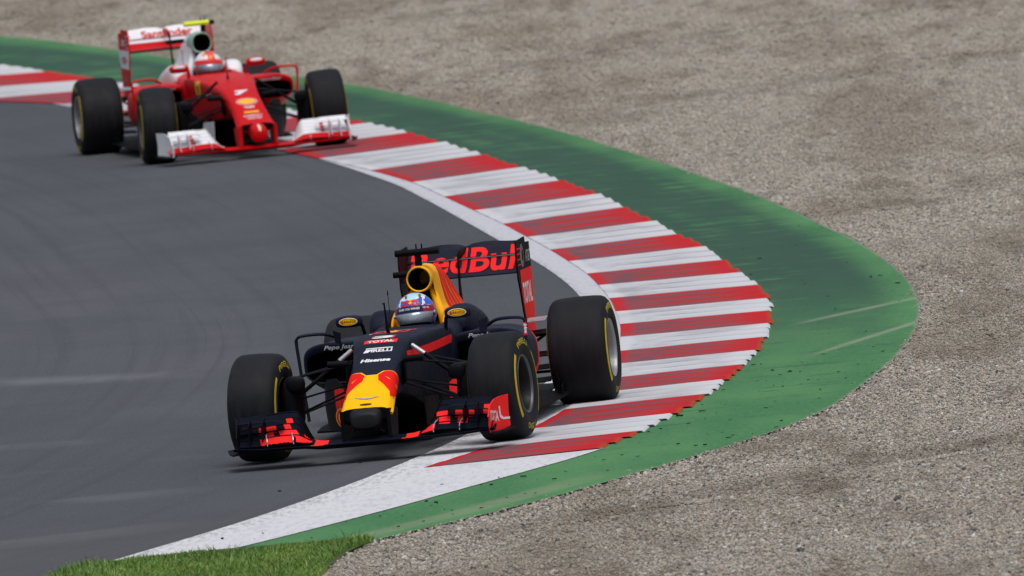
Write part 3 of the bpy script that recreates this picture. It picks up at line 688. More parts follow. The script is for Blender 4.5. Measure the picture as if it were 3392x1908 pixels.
def racing_car(C, root):
    rb = C['team'] == 'navy'
    body, side2 = C['body'], C['under']
    # ---- nose and survival cell from one loft, split at the nose joint
    V, F = halfloft(C['chassis'], 7, 4, True)
    nf, cf = splitf(V, F, lambda c: c.y < C['joint'])
    nose = part_from('nose', V, nf, [C['nosecol'], side2], root, [1 if len(f) > 4 or (rb and sum(V[i][2] for i in f)/len(f) < .252+(sum(V[i][1] for i in f)/len(f)+.70)*.235) else 0 for f in nf])
    cell = part_from('survival_cell', V, cf, [body, side2, BLK], root, [2 if (sum(V[i][1] for i in f)/len(f) > 1.24 and max(abs(V[i][0]) for i in f) < .215 and sum(V[i][2] for i in f)/len(f) < .62 and sum(V[i][2] for i in f)/len(f) > .4) else 1 if sum(V[i][2] for i in f)/len(f) < .3 else 0 for f in cf])
    # ---- nose tip and wing pylons
    mb = MB(); mb.add(*ell(C['tip'], 24, 4)); tip = mb.build('nose_tip', C['tipcol'], nose, 50)
    for s in (1, -1):
        yb = C['py']; pz = C['pz']; px = C['px']
        q = plate([(px, yb-.03, pz), (px+.002, yb-.02, .09), (px+.002, yb+.20, .09), (px, yb+.30, pz-.02)], .022, (1, 0, 0)); mb = MB(); mb.add(*sided(q, s)); mb.build('wing_pylon', C['pyloncol'], nose, 30)
    # ---- engine cover and airbox
    V, F = halfloft(C['cover'], 7, 5, False)
    cover = mk('engine_cover', V, F, C['covermats'], root, [C['coverfm'](sum((Vector(V[i]) for i in f), Vector())/len(f)) for f in F], 50)
    mk('roll_structure', *ell([(1.90, 0, .755, .03, .09, 3), (1.91, 0, .75, .075, .13, 3), (2.1, 0, .75, .08, .14, 3)], 20, 2), BLK, root, None, 50)
    cz, r0 = C['airz'], C['airr']; y0 = C['airy']
    V, F = ell([(y0+.30, 0, cz-.01, r0*.55, r0*.6, 2), (y0+.12, 0, cz, r0*.78, r0*.8, C['aire']), (y0+.03, 0, cz, r0*.80, r0*.81, C['aire']), (y0, 0, cz, r0*.84, r0*.84, C['aire']), (y0-.014, 0, cz, r0*.93, r0*.93, C['aire']), (y0, 0, cz, r0, r0, C['aire']), (y0+.10, 0, cz+.002, r0*1.04, r0*1.05, C['aire']), (y0+.30, 0, cz-.004, r0*.98, r0*.98, 2)], 40, 4, True)
    fm = []
    for f in F:
        i = min(f)//40; fm.append(0 if i < 13 else 1)
    mk('air_intake', V, F, [HOLE, C['airring']], cover, fm, 50)
    for s in (1, -1):
        V, F = tube(cat([(.056, 1.93, .862), (.078, 1.90, .82), (.104, 1.86, .75), (.128, 1.83, .69), (.140, 1.82, .63)], 4), .022, 12, 1, .032, (0, 1, 0)); V, F = sided((V, F), s); mk('airbox_leg', V, F, C['legcol'], cover, None, 50)
    # ---- cockpit padding, side fairings
    for s in (1, -1):
        mb = MB(); mb.add(*sided(ell([(1.60, .160, .655, .008, .012, 2.5), (1.66, .160, .672, .011, .040, 2.5), (1.76, .157, .685, .013, .058, 2.5), (1.86, .152, .69, .016, .060, 2.5), (1.96, .14, .69, .02, .06, 2.5)], 16, 3), s)); mb.build('headrest', C['padcol'], root, 50)
        mb = MB(); mb.add(*sided(ell(C['hump'], 24, 4), s)); mb.build('side_fairing', C['humpcol'], root, 50)
    # ---- sidepods with open inlets
    pods = []
    for s in (1, -1):
        P0 = C['pod']; y, cx, czz, hw, hh, e = P0[0]
        st = [(y+.28, cx, czz, hw*.6, hh*.5, e), (y+.06, cx, czz-.022, hw*.86, hh*.68, e), (y+.014, cx, czz-.022, hw*.92, hh*.74, e)]+P0
        V, F = ell(st, 32, 5); n = 32
        fm = []
        for f in F:
            c = sum((Vector(V[i]) for i in f), Vector())/len(f)
            fm.append(1 if min(f)//n < 11 else C['podfm'](c))
        V, F = sided((V, F), s); pods.append(mk('sidepod', V, F, [C['podcol'], HOLE, C['podcol2'], side2], root, fm, 50))
    # ---- pod wing frames
    for s in (1, -1):
        px = C['pwx']; pt = cat([(.46, 1.40, .63), (.54, 1.34, .668), (px-.05, 1.30, .672), (px, 1.30, .655), (px+.004, 1.30, .60)], 4)+[np.array((px-.01, 1.30, .40)), np.array((px-.03, 1.30, .14))]
        V, F = tube(pt, .014, 8, .8, .010); V, F = sided((V, F), s); mk('pod_wing', V, F, C['pwcol'], root, None, 50)
    # ---- mirrors
    for s in (1, -1):
        V, F = ell([(1.045, .34, .745, .05, .018, 3), (1.052, .34, .745, .076, .030, 3.2), (1.075, .34, .746, .083, .036, 3.2), (1.10, .34, .747, .083, .036, 3.2), (1.115, .34, .747, .078, .032, 3.2)], 28, 3)
        V, F = sided((V, F), s); mir_o = mk('mirror', V, F, C['mircol'], root, None, 50)
        V, F = tube(cat([(.278, 1.085, .735), (.262, 1.09, .715), (.258, 1.10, .69), (.25, 1.12, .64)], 4), .011, 8, .6, None, (0, 1, 0)); V, F = sided((V, F), s); mk('mirror_stalk', V, F, C['stalk'], mir_o, None, 50)
        if rb:
            cx = .34*s+.0; ov = [((flat2d([oval(cx, .747, .058, .0235)])), HWHT), (flat2d([oval(cx, .747, .055, .0212)]), YEL), (flat2d([oval(cx, .747, .051, .018), oval(cx, .747, .049, .0165)]), BLK), (fit2d(text2d('RAUCH', .015), cx+.009, .747, .067), BLK), (flat2d([oval(cx-.036, .746, .0085, .009)]), BULL)]
            decal('mirror_emblem', ov, mir_o, 'front', [mir_o], .0012, .02)
        else:
            decal('mirror_emblem', [(flat2d([oval(.34*s, .765, .055, .012)]), SWHT)], mir_o, 'front', [mir_o], .0012, .03)
    # ---- roll hoop camera, rear camera, aerials
    mb = MB(); tz = C['tz']; ty = C['ty']
    mb.add(*tube([(C['tx0'], ty, tz), (C['tx0']+.012, ty, tz), (C['tx1']-.012, ty, tz), (C['tx1'], ty, tz)], .0265, 14, .8)); tc = mb.build('roll_hoop_camera', C['tcol'], root, 50)
    mb = MB(); mb.add(*tube([(C['tsx'], ty+.01, cz+r0-.02), (C['tsx'], ty+.005, cz+r0+.02), (C['tsx'], ty, tz)], .023, 14, 1, .021)); mb.build('camera_mount', CARB, tc, 50)
    mb = MB()
    for dx in (.0, .035): mb.add(*tube([(C['tsx']-.01+dx, ty+.03, tz), (C['tsx']-.01+dx, ty+.03, tz+.05)], .006, 6, 1, .004))
    mb.build('camera_aerial', CARB, tc)
    rs = -1
    mk('side_camera', *tube([(rs*.08, 2.30, .945), (rs*.20, 2.30, .945), (rs*.235, 2.30, .945)], .021, 14, .9), C['sccol'], root, None, 50)
    for s in (1, -1):      # nose cameras on their struts
        q = C['ncam']; V, F = tube([(q[0], q[1], q[2]), (q[0]+.006, q[1], q[2]), (q[0]+.118, q[1], q[2]+.004), (q[0]+.124, q[1], q[2]+.004)], .026, 14, .80)
        V, F = sided((V, F), s); nc = mk('nose_camera', V, F, CARB, root, None, 50)
        V, F = plate([(q[0]+.01, q[1]-.02, q[2]), (q[0]+.01, q[1]-.02, q[2]-.13), (q[0]-.03, q[1]+.06, q[2]-.16), (q[0]-.03, q[1]+.06, q[2]-.02)], .012, (1, 0, 0)); V, F = sided((V, F), s); mk('camera_strut', V, F, C['ncstrut'], nc, None, 30)
    mb = MB(); mb.add(*tube([(-.01, .52, C['piz']), (-.012, .50, C['piz']+.035)], .014, 8, 1, .010)); mb.add(*tube([(-.012, .50, C['piz']+.03), (-.016, .49, C['piz']+.19)], .008, 8, 1, .005)); mb.add(*tube([(-.016, .50, C['piz']+.19), (-.016, .44, C['piz']+.19)], .005, 6)); mb.build('speed_probe', C['probe'], root, 50)
    mb = MB(); mb.add(*tube([(-.19, 1.75, .72), (-.192, 1.75, .86)], .0022, 5)); mb.add(*tube([(-.192, 1.75, .855), (-.192, 1.75, .885)], .005, 6, 1, .002)); mb.build('thin_aerial', BLK, root)
    # ---- front suspension
    for s in (1, -1):
        for nm, a, b, r, fl in (('upper_wishbone', (.17, .02, .545), (.60, .0, .475), .015, .45), ('upper_wishbone', (.19, .45, .545), (.60, .03, .475), .015, .45),
                                ('lower_wishbone', (.15, .0, .405), (.60, -.02, .235), .017, .42), ('lower_wishbone', (.17, .50, .365), (.60, .04, .235), .017, .42),
                                ('track_rod', (.16, -.08, .43), (.60, -.10, .34), .013, .5), ('push_rod', (.165, .16, .635), (.58, .02, .33), .013, 1)):
            V, F = sided(tube([a, b], r, 10, fl), s); o = mk(nm, V, F, CARB, root, None, 50)
            if nm == 'push_rod' and rb:
                A, B = Vector(a), Vector(b); V, F = sided(tube([A.lerp(B, .05), A.lerp(B, .24)], .0145, 10), s); mk('tape_band', V, F, SILV, o, None, 50)
        V, F = ell([(-.20, .55, .34, .02, .08, 2.6), (-.17, .545, .34, .045, .14, 2.8), (-.08, .54, .33, .06, .175, 3), (.12, .56, .33, .06, .16, 3)], 24, 3); V, F = sided((V, F), s); bd = mk('brake_duct', V, F, C['ductcol'], root, None, 50)
        V, F = ell([(-.21, .50, .455, .035, .03, 2.6), (-.19, .50, .455, .055, .045, 2.6), (-.1, .51, .455, .06, .05, 2.6), (0, .53, .45, .06, .05, 2.6)], 16, 3); V, F = sided((V, F), s); mk('duct_scoop', V, F, C['ductcol'], bd, None, 50)
    # ---- wheels
    st = C['steer']
    make_wheel(root, (.745, 0, .330), 1, .1535, RIMD, st, -2.0, .2, gl=GOLD)
    make_wheel(root, (-.745, 0, C['frz']), -1, .1535, RIMD, st, -2.0, .5, gl=GOLD, nutmat=C['nut'])
    make_wheel(root, (C['rrx'], 3.38, C['rrz']), 1, .19, RIMG, 0, -1.0, .9, 1.025)
    make_wheel(root, (-C['rrn'], 3.38, C['rrz']), -1, .19, RIMG, 0, -1.0, .1, 1.025)
    # ---- floor, bargeboards, turning vanes
    out = [(0, .95), (.16, .95), (.24, 1.25), (.66, 1.42), (.69, 1.8), (.69, 3.05), (.60, 3.22), (.52, 3.3), (.50, 3.95), (0, 3.95)]
    O = out+[(-x, y) for x, y in out[-2:0:-1]]
    V, F = plate([(x, y, .058+.012*max(0, y-1)) for x, y in O], .012, (0, 0, 1)); fl = mk('floor', V, F, BLK, root, None, 30)
    V, F = box((0, 2.1, .035), (.30, 2.6, .03), .01); mk('plank', V, F, BLK, fl)
    for s in (1, -1):
        for k in range(3):
            V, F = plate([(.62+.03*k, 3.02-.12*k, .085), (.62+.03*k, 3.02-.12*k, .20-.03*k), (.56+.03*k, 3.28, .22-.03*k), (.56+.03*k, 3.28, .085)], .006, (1, 0, 0)); V, F = sided((V, F), s); mk('floor_fin', V, F, CARB, fl, None, 0)
        pts = [(.27, .50), (.33, .62), (.40, .78), (.48, .95), (.53, 1.15), (.54, 1.3)]
        V = []; F = []
        for i, (x, y) in enumerate(pts):
            zt = (.30, .38, .42, .41, .36, .30)[i]
            for dx in (0, .007): V += [(x+dx, y, .09), (x+dx+.012, y, (.09+zt)/2), (x+dx+.004, y, zt)]
        for i in range(5):
            for d in (0, 3):
                for j in range(2): F.append((i*6+d+j, i*6+d+j+1, (i+1)*6+d+j+1, (i+1)*6+d+j))
            F.append((i*6+2, i*6+5, i*6+11, i*6+8)); F.append((i*6, i*6+3, i*6+9, i*6+6))
        F += [(0, 1, 2, 5, 4, 3), (30, 31, 32, 35, 34, 33)]
        V, F = sided((V, F), s); bb = mk('bargeboard', V, F, C['barge'], root, None, 30)
        if rb:
            L = []
            for x0, x1 in ((.325, .350), (.362, .392), (.40, .41)): L.append((flat2d([[(s*x0, .16), (s*x1, .15), (s*(x1+.01), .36), (s*(x0-.005), .37)]]), FLUO))
            if s < 0: L += [(flat2d([oval(-.365, .18, .062, .062)]), YEL), (flat2d([oval(-.365, .18, .055, .055)]), FLUO), (flat2d([oval(-.36, .18, .038, .042)]), YEL), (flat2d([oval(-.362, .18, .026, .03)]), FLUO)]
            decal('bargeboard_stripe', L, bb, 'front', [bb], .003, .03)
        V, F = plate([(.23, .15, .30), (.24, .12, .12), (.30, .45, .10), (.27, .42, .29)], .006, (1, 0, 0)); V, F = sided((V, F), s); mk('turning_vane', V, F, C['vane'], root, None, 0)
        if not rb: continue
        V, F = plate([(.435, 1.28, .60), (.43, 1.27, .672), (.485, 1.31, .69), (.475, 1.31, .61)], .008, (0, 1, 0)); V, F = sided((V, F), s); mk('pod_fin', V, F, C['pwcol'], root, None, 0)
    # ---- rear end
    mk('gearbox', *ell([(3.3, 0, .30, .12, .14, 2.6), (3.8, 0, .32, .07, .09, 2.6), (4.15, 0, .36, .04, .05, 2.4)], 20, 4), CARB, root, None, 50)
    V, F = box((0, 4.17, .36), (.08, .03, .08), .01); mk('rain_light', V, F, DKRED, root)
    for s in (1, -1):
        for nm, a, b in (('rear_wishbone', (.10, 3.25, .42), (.56, 3.50, .44)), ('rear_wishbone', (.08, 3.75, .42), (.56, 3.55, .44)), ('rear_wishbone', (.12, 3.15, .22), (.56, 3.50, .20)), ('drive_shaft', (.1, 3.52, .32), (.56, 3.52, .32)), ('rear_pull_rod', (.14, 3.3, .20), (.54, 3.5, .46))):
            V, F = sided(tube([a, b], .016, 8, .6), s); mk(nm, V, F, CARB, root, None, 50)
        V, F = ell([(3.34, .55, .35, .02, .08, 2.5), (3.40, .55, .36, .035, .14, 2.6), (3.62, .55, .35, .035, .15, 2.6)], 16, 3); V, F = sided((V, F), s); rd = mk('rear_brake_duct', V, F, CARB, root, None, 50)
        for k, z in enumerate((.14, .22, .30, .44, .52)):
            q = plate([(.40, 3.36+.02*k, z), (.53, 3.34, z+.008), (.53, 3.46, z+.03), (.40, 3.48, z+.022)], .006, (0, 0, 1)); q = sided(q, s); mk('duct_winglet', *q, CARB if k < 4 else SILV, rd, None, 0)
        V, F = plate([(.30, 3.30, .12), (.33, 3.28, .42), (.37, 3.34, .44), (.36, 3.36, .12)], .01, (0, 1, 0)); V, F = sided((V, F), s); mk('diffuser_panel', V, F, C['diff'], root, None, 0)
    # ---- front wing
    fw = C['fwy']
    S_ = []
    for i in range(41):
        x = -.80+1.6*i/40; a = abs(x); t = sm((a-.26)/.12); ou = sm((a-.35)/.4)
        S_.append((x, foil((fw-.03+.04*ou, .084+.004*t+.012*sm((a-.62)/.18)), (fw+.20-.05*ou, .098+.018*t), .026-.010*t, .10)))
    V, F, M = wing_mesh(S_, C['mainfm']); wing = mk('front_wing', V, F, C['wingmats'], root, M, 40)
    for s in (1, -1):
        for k in range(5):
            S_ = []; n = 40; LP_ = []; x0 = C['fx0']+.008*k; x1 = .785
            for i in range(n+1):
                t = i/n; x = x0+(x1-x0)*t; e = sm(t/.20)**.8; o_ = sm((t-.8)/.2)
                hump = math.sin(math.pi*min(1, t/.7))*.010
                yl = fw+.05+.060*k+.05*(1-e); zl = .100+(.032*k*C['fz']+.006+hump)*e-.005*k*o_
                yt = yl+.074; zt = zl+(.033+.002*k)*e+.005; LP_.append((x*s, yt, zt+.002))
                S_.append((x*s, foil((yl, zl), (yt, zt), .006, .06)))
            V, F, M = wing_mesh(S_, lambda u, j, k=k, s=s: C['flapfm'](u, j, k, s)); fo = mk('flap', V, F, C['wingmats'], wing, M, 40); C['flapdec'](wing, fo, k, s); mk('flap_lip', *tube(LP_, .0048, 6), C['lipcol'], wing, None, 60)
        # endplate: curves outwards towards the back
        V = []; F = []; ps = [(.770, fw-.0, .17), (.773, fw+.08, .235), (.785, fw+.18, .262), (.805, fw+.28, .272), (.838, fw+.40, .275)]
        for x, y, z in ps:
            for dx in (0, .008): V += [(x+dx, y, .070), (x+dx-.006, y, (.07+z)/2), (x+dx, y, z)]
        for i in range(len(ps)-1):
            for d in (0, 3):
                for j in range(2): F.append((i*6+d+j, i*6+d+j+1, i*6+d+j+7, i*6+d+j+6))
            F.append((i*6+2, i*6+5, i*6+11, i*6+8)); F.append((i*6, i*6+3, i*6+9, i*6+6))
        e = (len(ps)-1)*6; F += [(0, 1, 2, 5, 4, 3), (e, e+1, e+2, e+5, e+4, e+3)]
        fmE = [0]*len(F)
        V, F = sided((V, F), s); ep = mk('endplate', V, F, C['epmats'], wing, [C['epfm'](sum((Vector(V[i]) for i in f), Vector())/len(f), s) for f in F], 30)
        q = plate([(.775, fw+.0, .068), (.80, fw-.02, .066), (.85, fw+.16, .066), (.89, fw+.34, .075), (.835, fw+.41, .080), (.79, fw+.3, .066)], .010, (0, 0, 1)); q = sided(q, s); mk('footplate', *q, C['foot'], wing, None, 0)
        # cascade winglet and its fence
        S_ = []
        for i in range(17):
            t = i/16; x = .50+.275*t; e = sm(t/.18)
            S_.append((x*s, foil((fw+.10+.03*(1-e), .225+.020*e), (fw+.20, .250+.030*e), .007, .12)))
        V, F, M = wing_mesh(S_, lambda u, j: 0); cs = mk('cascade', V, F, [C['casc']], wing, None, 40)
        V, F = plate([(.62, fw+.02, .13), (.62, fw+.03, .235), (.62, fw+.18, .275), (.62, fw+.2, .18)], .006, (1, 0, 0)); V, F = sided((V, F), s); mk('fence', V, F, C['casc'], wing, None, 0)
        V, F = plate([(.70, fw+.02, .11), (.70, fw+.03, .235), (.70, fw+.14, .268), (.70, fw+.16, .15)], .005, (1, 0, 0)); V, F = sided((V, F), s); mk('fence', V, F, C['casc'], wing, None, 0)
        for x in (.43, .59):
            V, F = tube(cat([(x, fw+.02, .105), (x+.002, fw+.03, .14), (x+.012, fw+.07, .165), (x+.018, fw+.12, .17)], 3), .0035, 6); V, F = sided((V, F), s); mk('flap_bracket', V, F, SILV, wing)
    # ---- rear wing
    ry = C['rwy']; S_ = []; n = 40
    for i in range(n+1):
        x = -.368+.736*i/n; d = 1-abs(x)/.368
        S_.append((x, foil((ry, .838-.0*d), (ry+.26, .935), .020, .10)))
    V, F, M = wing_mesh(S_, C['rmainfm']); rw = mk('rear_wing', V, F, C['rwmats'], root, M, 40)
    S_ = []
    for i in range(n+1):
        x = -.368+.736*i/n; a = abs(x); dz = .012*math.exp(-((a-.14)/.11)**2)-.012*math.exp(-(a/.03)**2)
        S_.append((x, foil((ry+.245, .945), (ry+.345, 1.022+dz), .010, .08)))
    V, F, M = wing_mesh(S_, C['rflapfm']); rf = mk('rear_flap', V, F, C['rwmats'], rw, M, 40)
    for s in (1, -1):
        o_ = [(-.08, .80), (-.08, .94), (-.06, 1.035), (.30, 1.045), (.31, 1.01), (.47, 1.005), (.48, .82), (.46, .60), (.42, .42), (.12, .42), (.02, .60), (-.03, .72)]
        V, F = plate([(.374, ry+y, z) for y, z in o_], .010, (1, 0, 0)); V, F = sided((V, F), s); ep = mk('rear_endplate', V, F, C['repcol'], rw, None, 0)
        vw = 'left' if s > 0 else 'right'; dirn = 1 if s > 0 else -1
        y = lambda v: dirn*(ry+v)
        q = [(y(.12), .42), (y(.42), .42), (y(.455), .60), (y(.475), .85), (y(.0), .85), (y(.0), .72), (y(.05), .60)]
        C['epart'](ep, rw, vw, y, q, s)
        mb = MB()
        for k in range(4): mb.add(*box((s*.3795, ry-.0, .985-.034*k), (.004, .12, .007), 0))
        mb.build('endplate_louvre', C['louv'], rw, 0)
    V, F = plate([(0, 3.38, .50), (0, 3.50, .50), (0, ry-.05, .80), (0, ry-.01, .96), (0, ry+.14, 1.005), (0, ry+.13, 1.02), (0, ry-.04, .985), (0, ry-.085, .80)], .012, (1, 0, 0)); mk('wing_support', V, F, CARB, rw, None, 30)
    mk('flap_actuator', *ell([(ry-.04, 0, .975, .006, .010, 2), (ry+.03, 0, .98, .014, .030, 2.4), (ry+.20, 0, .995, .013, .024, 2.2), (ry+.30, 0, 1.0, .006, .01, 2)], 16, 4), C['act'], rw, None, 50)
    return dict(nose=nose, cell=cell, cover=cover, pods=pods, wing=wing, rw=rw, rf=rf)
# ------------------------------------------------------------------ driver
DIAG = (Vector((1, 0, 0)), Vector((0, .7071, .7071)))
def shell(sc, a0, a1, e0, e1, na, ne):
    V = []; F = []
    for i in range(ne+1):
        el = R(e0+(e1-e0)*i/ne)
        for j in range(na+1):
            az = R(a0+(a1-a0)*j/na); ce, se = math.cos(el), math.sin(el)
            x = .126*ce*math.sin(az); y = -.146*ce*math.cos(az); z = .136*se
            f = max(0, math.cos(az))*ce
            if se < 0: y -= .022*f*min(1, -se*2.2); x *= 1-.10*(-se); z *= .92
            else: y += .006*f
            V.append((x*sc, y*sc, z*sc))
    for i in range(ne):
        for j in range(na): F.append((i*(na+1)+j, i*(na+1)+j+1, (i+1)*(na+1)+j+1, (i+1)*(na+1)+j))
    return V, F
def skin(name, chains, mat, parent, sub=1):
    V = []; E = []; RD = []; idx = {}
    for ch in chains:
        last = None
        for p, r in ch:
            k = tuple(round(q, 4) for q in p)
            if k not in idx: idx[k] = len(V); V.append(p); RD.append(r)
            if last is not None and last != idx[k]: E.append((last, idx[k]))
            last = idx[k]
    me = bpy.data.meshes.new(name); me.from_pydata(V, E, []); o = bpy.data.objects.new(name, me); COL.objects.link(o)
    md = o.modifiers.new('skin', 'SKIN'); md.use_smooth_shade = True
    for i, r in enumerate(RD):
        sv = me.skin_vertices[0].data[i]; sv.radius = r if isinstance(r, tuple) else (r, r)
    me.skin_vertices[0].data[0].use_root = True
    ss = o.modifiers.new('sub', 'SUBSURF'); ss.levels = sub; ss.render_levels = sub
    me.materials.append(mat); o.parent = parent; return o
def driver(base, rz, label, suit, hm, turn, tilt):
    root = empty('person', base, rz); tag(root, label, 'driver')
    ch = [[((0, 1.62, .20), (.15, .11)), ((0, 1.66, .34), (.14, .10)), ((0, 1.68, .46), (.17, .10)), ((0, 1.66, .545), (.10, .08)), ((0, 1.62, .60), .062), ((0, 1.60, .67), (.078, .09)), ((0, 1.60, .74), (.078, .09)), ((0, 1.60, .79), .05)]]
    for s in (1, -1):
        ch.append([((0, 1.68, .46), (.17, .10)), ((s*.17, 1.66, .50), .066), ((s*.20, 1.50, .42), .050), ((s*.19, 1.33, .38), .044), ((s*.14, 1.20, .46), .034), ((s*.125, 1.15, .505), (.030, .022)), ((s*.12, 1.125, .53), (.034, .018))])
        for k, (dx, L) in enumerate(((.024, .058), (.008, .066), (-.008, .062), (-.022, .050))):
            ch.append([((s*.12, 1.125, .53), (.034, .018)), ((s*(.12+dx), 1.098, .542), .0095), ((s*(.12+dx), 1.098-L*.45, .538), .0088), ((s*(.118+dx), 1.098-L*.55, .516), .0078)])
        ch.append([((s*.125, 1.15, .505), (.030, .022)), ((s*.095, 1.125, .515), .0105), ((s*.088, 1.10, .522), .0085)])
        ch.append([((0, 1.62, .20), (.15, .11)), ((s*.10, 1.45, .22), .085), ((s*.11, 1.05, .34), .062), ((s*.09, .75, .34), .048), ((s*.08, .52, .38), .04)])
    skin('body', ch, suit, root)
    mk('collar', *ell([(1.50, 0, .575, .10, .022, 2.4), (1.56, 0, .585, .145, .038, 2.4), (1.68, 0, .60, .15, .045, 2.4), (1.78, 0, .60, .10, .03, 2.4)], 24, 3), hm['collar'], root, None, 50)
    V, F = shell(1, -180, 180, -62, 90, 96, 60)
    fm = []
    for f in F:
        c = sum((Vector(V[i]) for i in f), Vector())/4; az = math.degrees(math.atan2(c.x, -c.y)); el = math.degrees(math.asin(max(-1, min(1, c.z/.136)))) if c.z > 0 else math.degrees(math.atan2(c.z, math.hypot(c.x, c.y)))
        fm.append(hm['fm'](az, el))
    h = mk('helmet', V, F, hm['mats'], root, fm, 60); h.location = (0, 1.585, .727)
    h.rotation_euler = (R(-6), R(tilt), R(turn))
    V, F = shell(1.012, -72, 72, -30, 6, 40, 14); vz = mk('visor', V, F, hm['visor'], h, None, 60)
    V, F = shell(1.022, -80, 80, 3, 20, 48, 6); vb = mk('visor_strip', V, F, hm['strip'], h, [hm['stripfm'](-80+160*(min(f) % 49)/48) for f in F], 60)
    V, F = shell(1.02, -66, 66, -52, -28, 30, 8); mk('chin_guard', V, F, hm['chin'], h, None, 60)
    for s in (1, -1):
        mk('visor_screw', *tube([(s*.118, -.03, .0), (s*.134, -.031, 0)], .013, 12), SILV, h)
    for x, y in ((-.03, -.085), (.055, -.075)):
        mk('helmet_vent', *tube([(x, y, .098), (x, y-.008, .118)], .008, 8), SILV, h)
    I = Matrix.Identity(4)
    hh = bpy.data.objects.new('tmp', h.data)
    class T: pass
    t = T(); t.data = h.data; t.matrix_basis = I
    t2 = T(); t2.data = vb.data; t2.matrix_basis = I
    bpy.data.objects.remove(hh)
    hm['art'](h, vb, t, t2); return root

BULLP = [(-1, .10), (-.86, .42), (-.70, .30), (-.50, .48), (-.25, .42), (-.10, .20), (-.02, .22), (-.08, 0), (-.20, -.08), (-.26, -.32), (-.18, -.50), (-.36, -.42), (-.42, -.12), (-.60, -.12), (-.68, -.42), (-.60, -.56), (-.82, -.46), (-.80, -.12), (-.92, 0)]
def bulls(cx, cy, w, h):
    A = [(cx+x*w/2, cy+y*h) for x, y in BULLP]; B = [(cx-x*w/2, cy+y*h) for x, y in BULLP]; return [A, B]

# ------------------------------------------------------------------ the leading car
RBLOC = (-0.848, 109.05, 0.008); RBROT = -.154
root = empty('racing_car', RBLOC, RBROT)
tag(root, 'dark navy single-seater racing car with yellow nose, riding the kerb in the foreground', 'racing car')
def rb_cover(c):
    if c.z < .60-.02*(c.y-2) and c.y > 2.0: return 2
    return 1 if c.y > 2.11+.10*max(0, c.z-.9)*4 else 0
def rb_flap(u, j, k, s): return 0
def rb_flapdec(wing, fo, k, s):
    # painted patches: slanted blocks on one side, swept flames on the other
    z0, z1 = .08, .36; L = []; sh = .22
    def q(a, b, w=0.0):
        P_ = []
        for i in range(9): z = z0+(z1-z0)*i/8; P_.append((s*(a+sh*0-(z-.2)*.25*w), z))
        for i in range(8, -1, -1): z = z0+(z1-z0)*i/8; P_.append((s*(b-(z-.2)*.25*w), z))
        return P_
    if s > 0: B = [[(.34, .43, 0)], [(.345, .39, 0), (.446, .513, .6), (.56, .62, .6)], [(.352, .392, 0), (.427, .496, .6), (.543, .607, .6), (.625, .657, .5), (.713, .765, .4)], [(.356, .39, 0), (.713, .76, .3)], []][k]
    else: B = [[(.34, .45, -1.5), (.48, .68, -2)], [(.354, .42, -2.2), (.446, .555, -2.8), (.58, .625, -1.5)], [(.356, .40, -2), (.47, .51, -2.4), (.56, .625, -1.5), (.645, .67, -.8)], [(.45, .49, -1.8)], []][k]
    for a, b, w in B: decal('flap_stripe', [(flat2d([q(a, b, w)]), FLUO)], wing, 'front', [fo], .0012, .006, minn=.02)
def rb_main(u, j):
    x = abs(-.8+1.6*u); return 1 if .265 < x < .335 and j < 6 else 0
def rb_epart(ep, rw, vw, y, q, s):
    L = [(flat2d([q]), FLUO), (fit2d(text2d('TOTAL', .03), y(.225), .70, .36, .135, 0), WHT)]
    decal('endplate_panel', L, rw, vw, [ep], .0015, .06)
    g = [(flat2d([oval(y(.13), .935-.0, .075-.011*i, .072-.009*i), oval(y(.13)+.004, .935, .069-.011*i, .068-.009*i)]), SILV) for i in range(4)]
    decal('endplate_emblem', g+[(fit2d(text2d('AT&T', .02), y(.34), .925, .19, .075), SILV)], rw, vw, [ep], .0015, .06)
CH_RB = [(-.70, pf(.310, .155, .235, .150)), (-.66, pf(.325, .158, .215, .152)), (-.50, pf(.402, .152, .26, .142)), (-.33, pf(.485, .148, .32, .130)), (-.135, pf(.562, .150, .34, .130)), (0, pf(.612, .158, .34, .135)),
         (.14, pf(.660, .178, .32, .145)), (.32, pf(.680, .205, .29, .155)), (.66, pf(.684, .238, .22, .17)), (1.0, pf(.674, .255, .15, .18)), (1.17, pf(.668, .262, .12, .19)), (1.24, pf(.664, .264, .11, .19)),
         (1.30, pc(.662, .266, .10, .155)), (1.45, pc(.672, .27, .09, .175)), (1.75, pc(.690, .27, .08, .18)), (1.95, pc(.690, .26, .08, .16)), (2.02, pf(.66, .25, .08, .2)), (2.3, pf(.56, .22, .08, .18))]
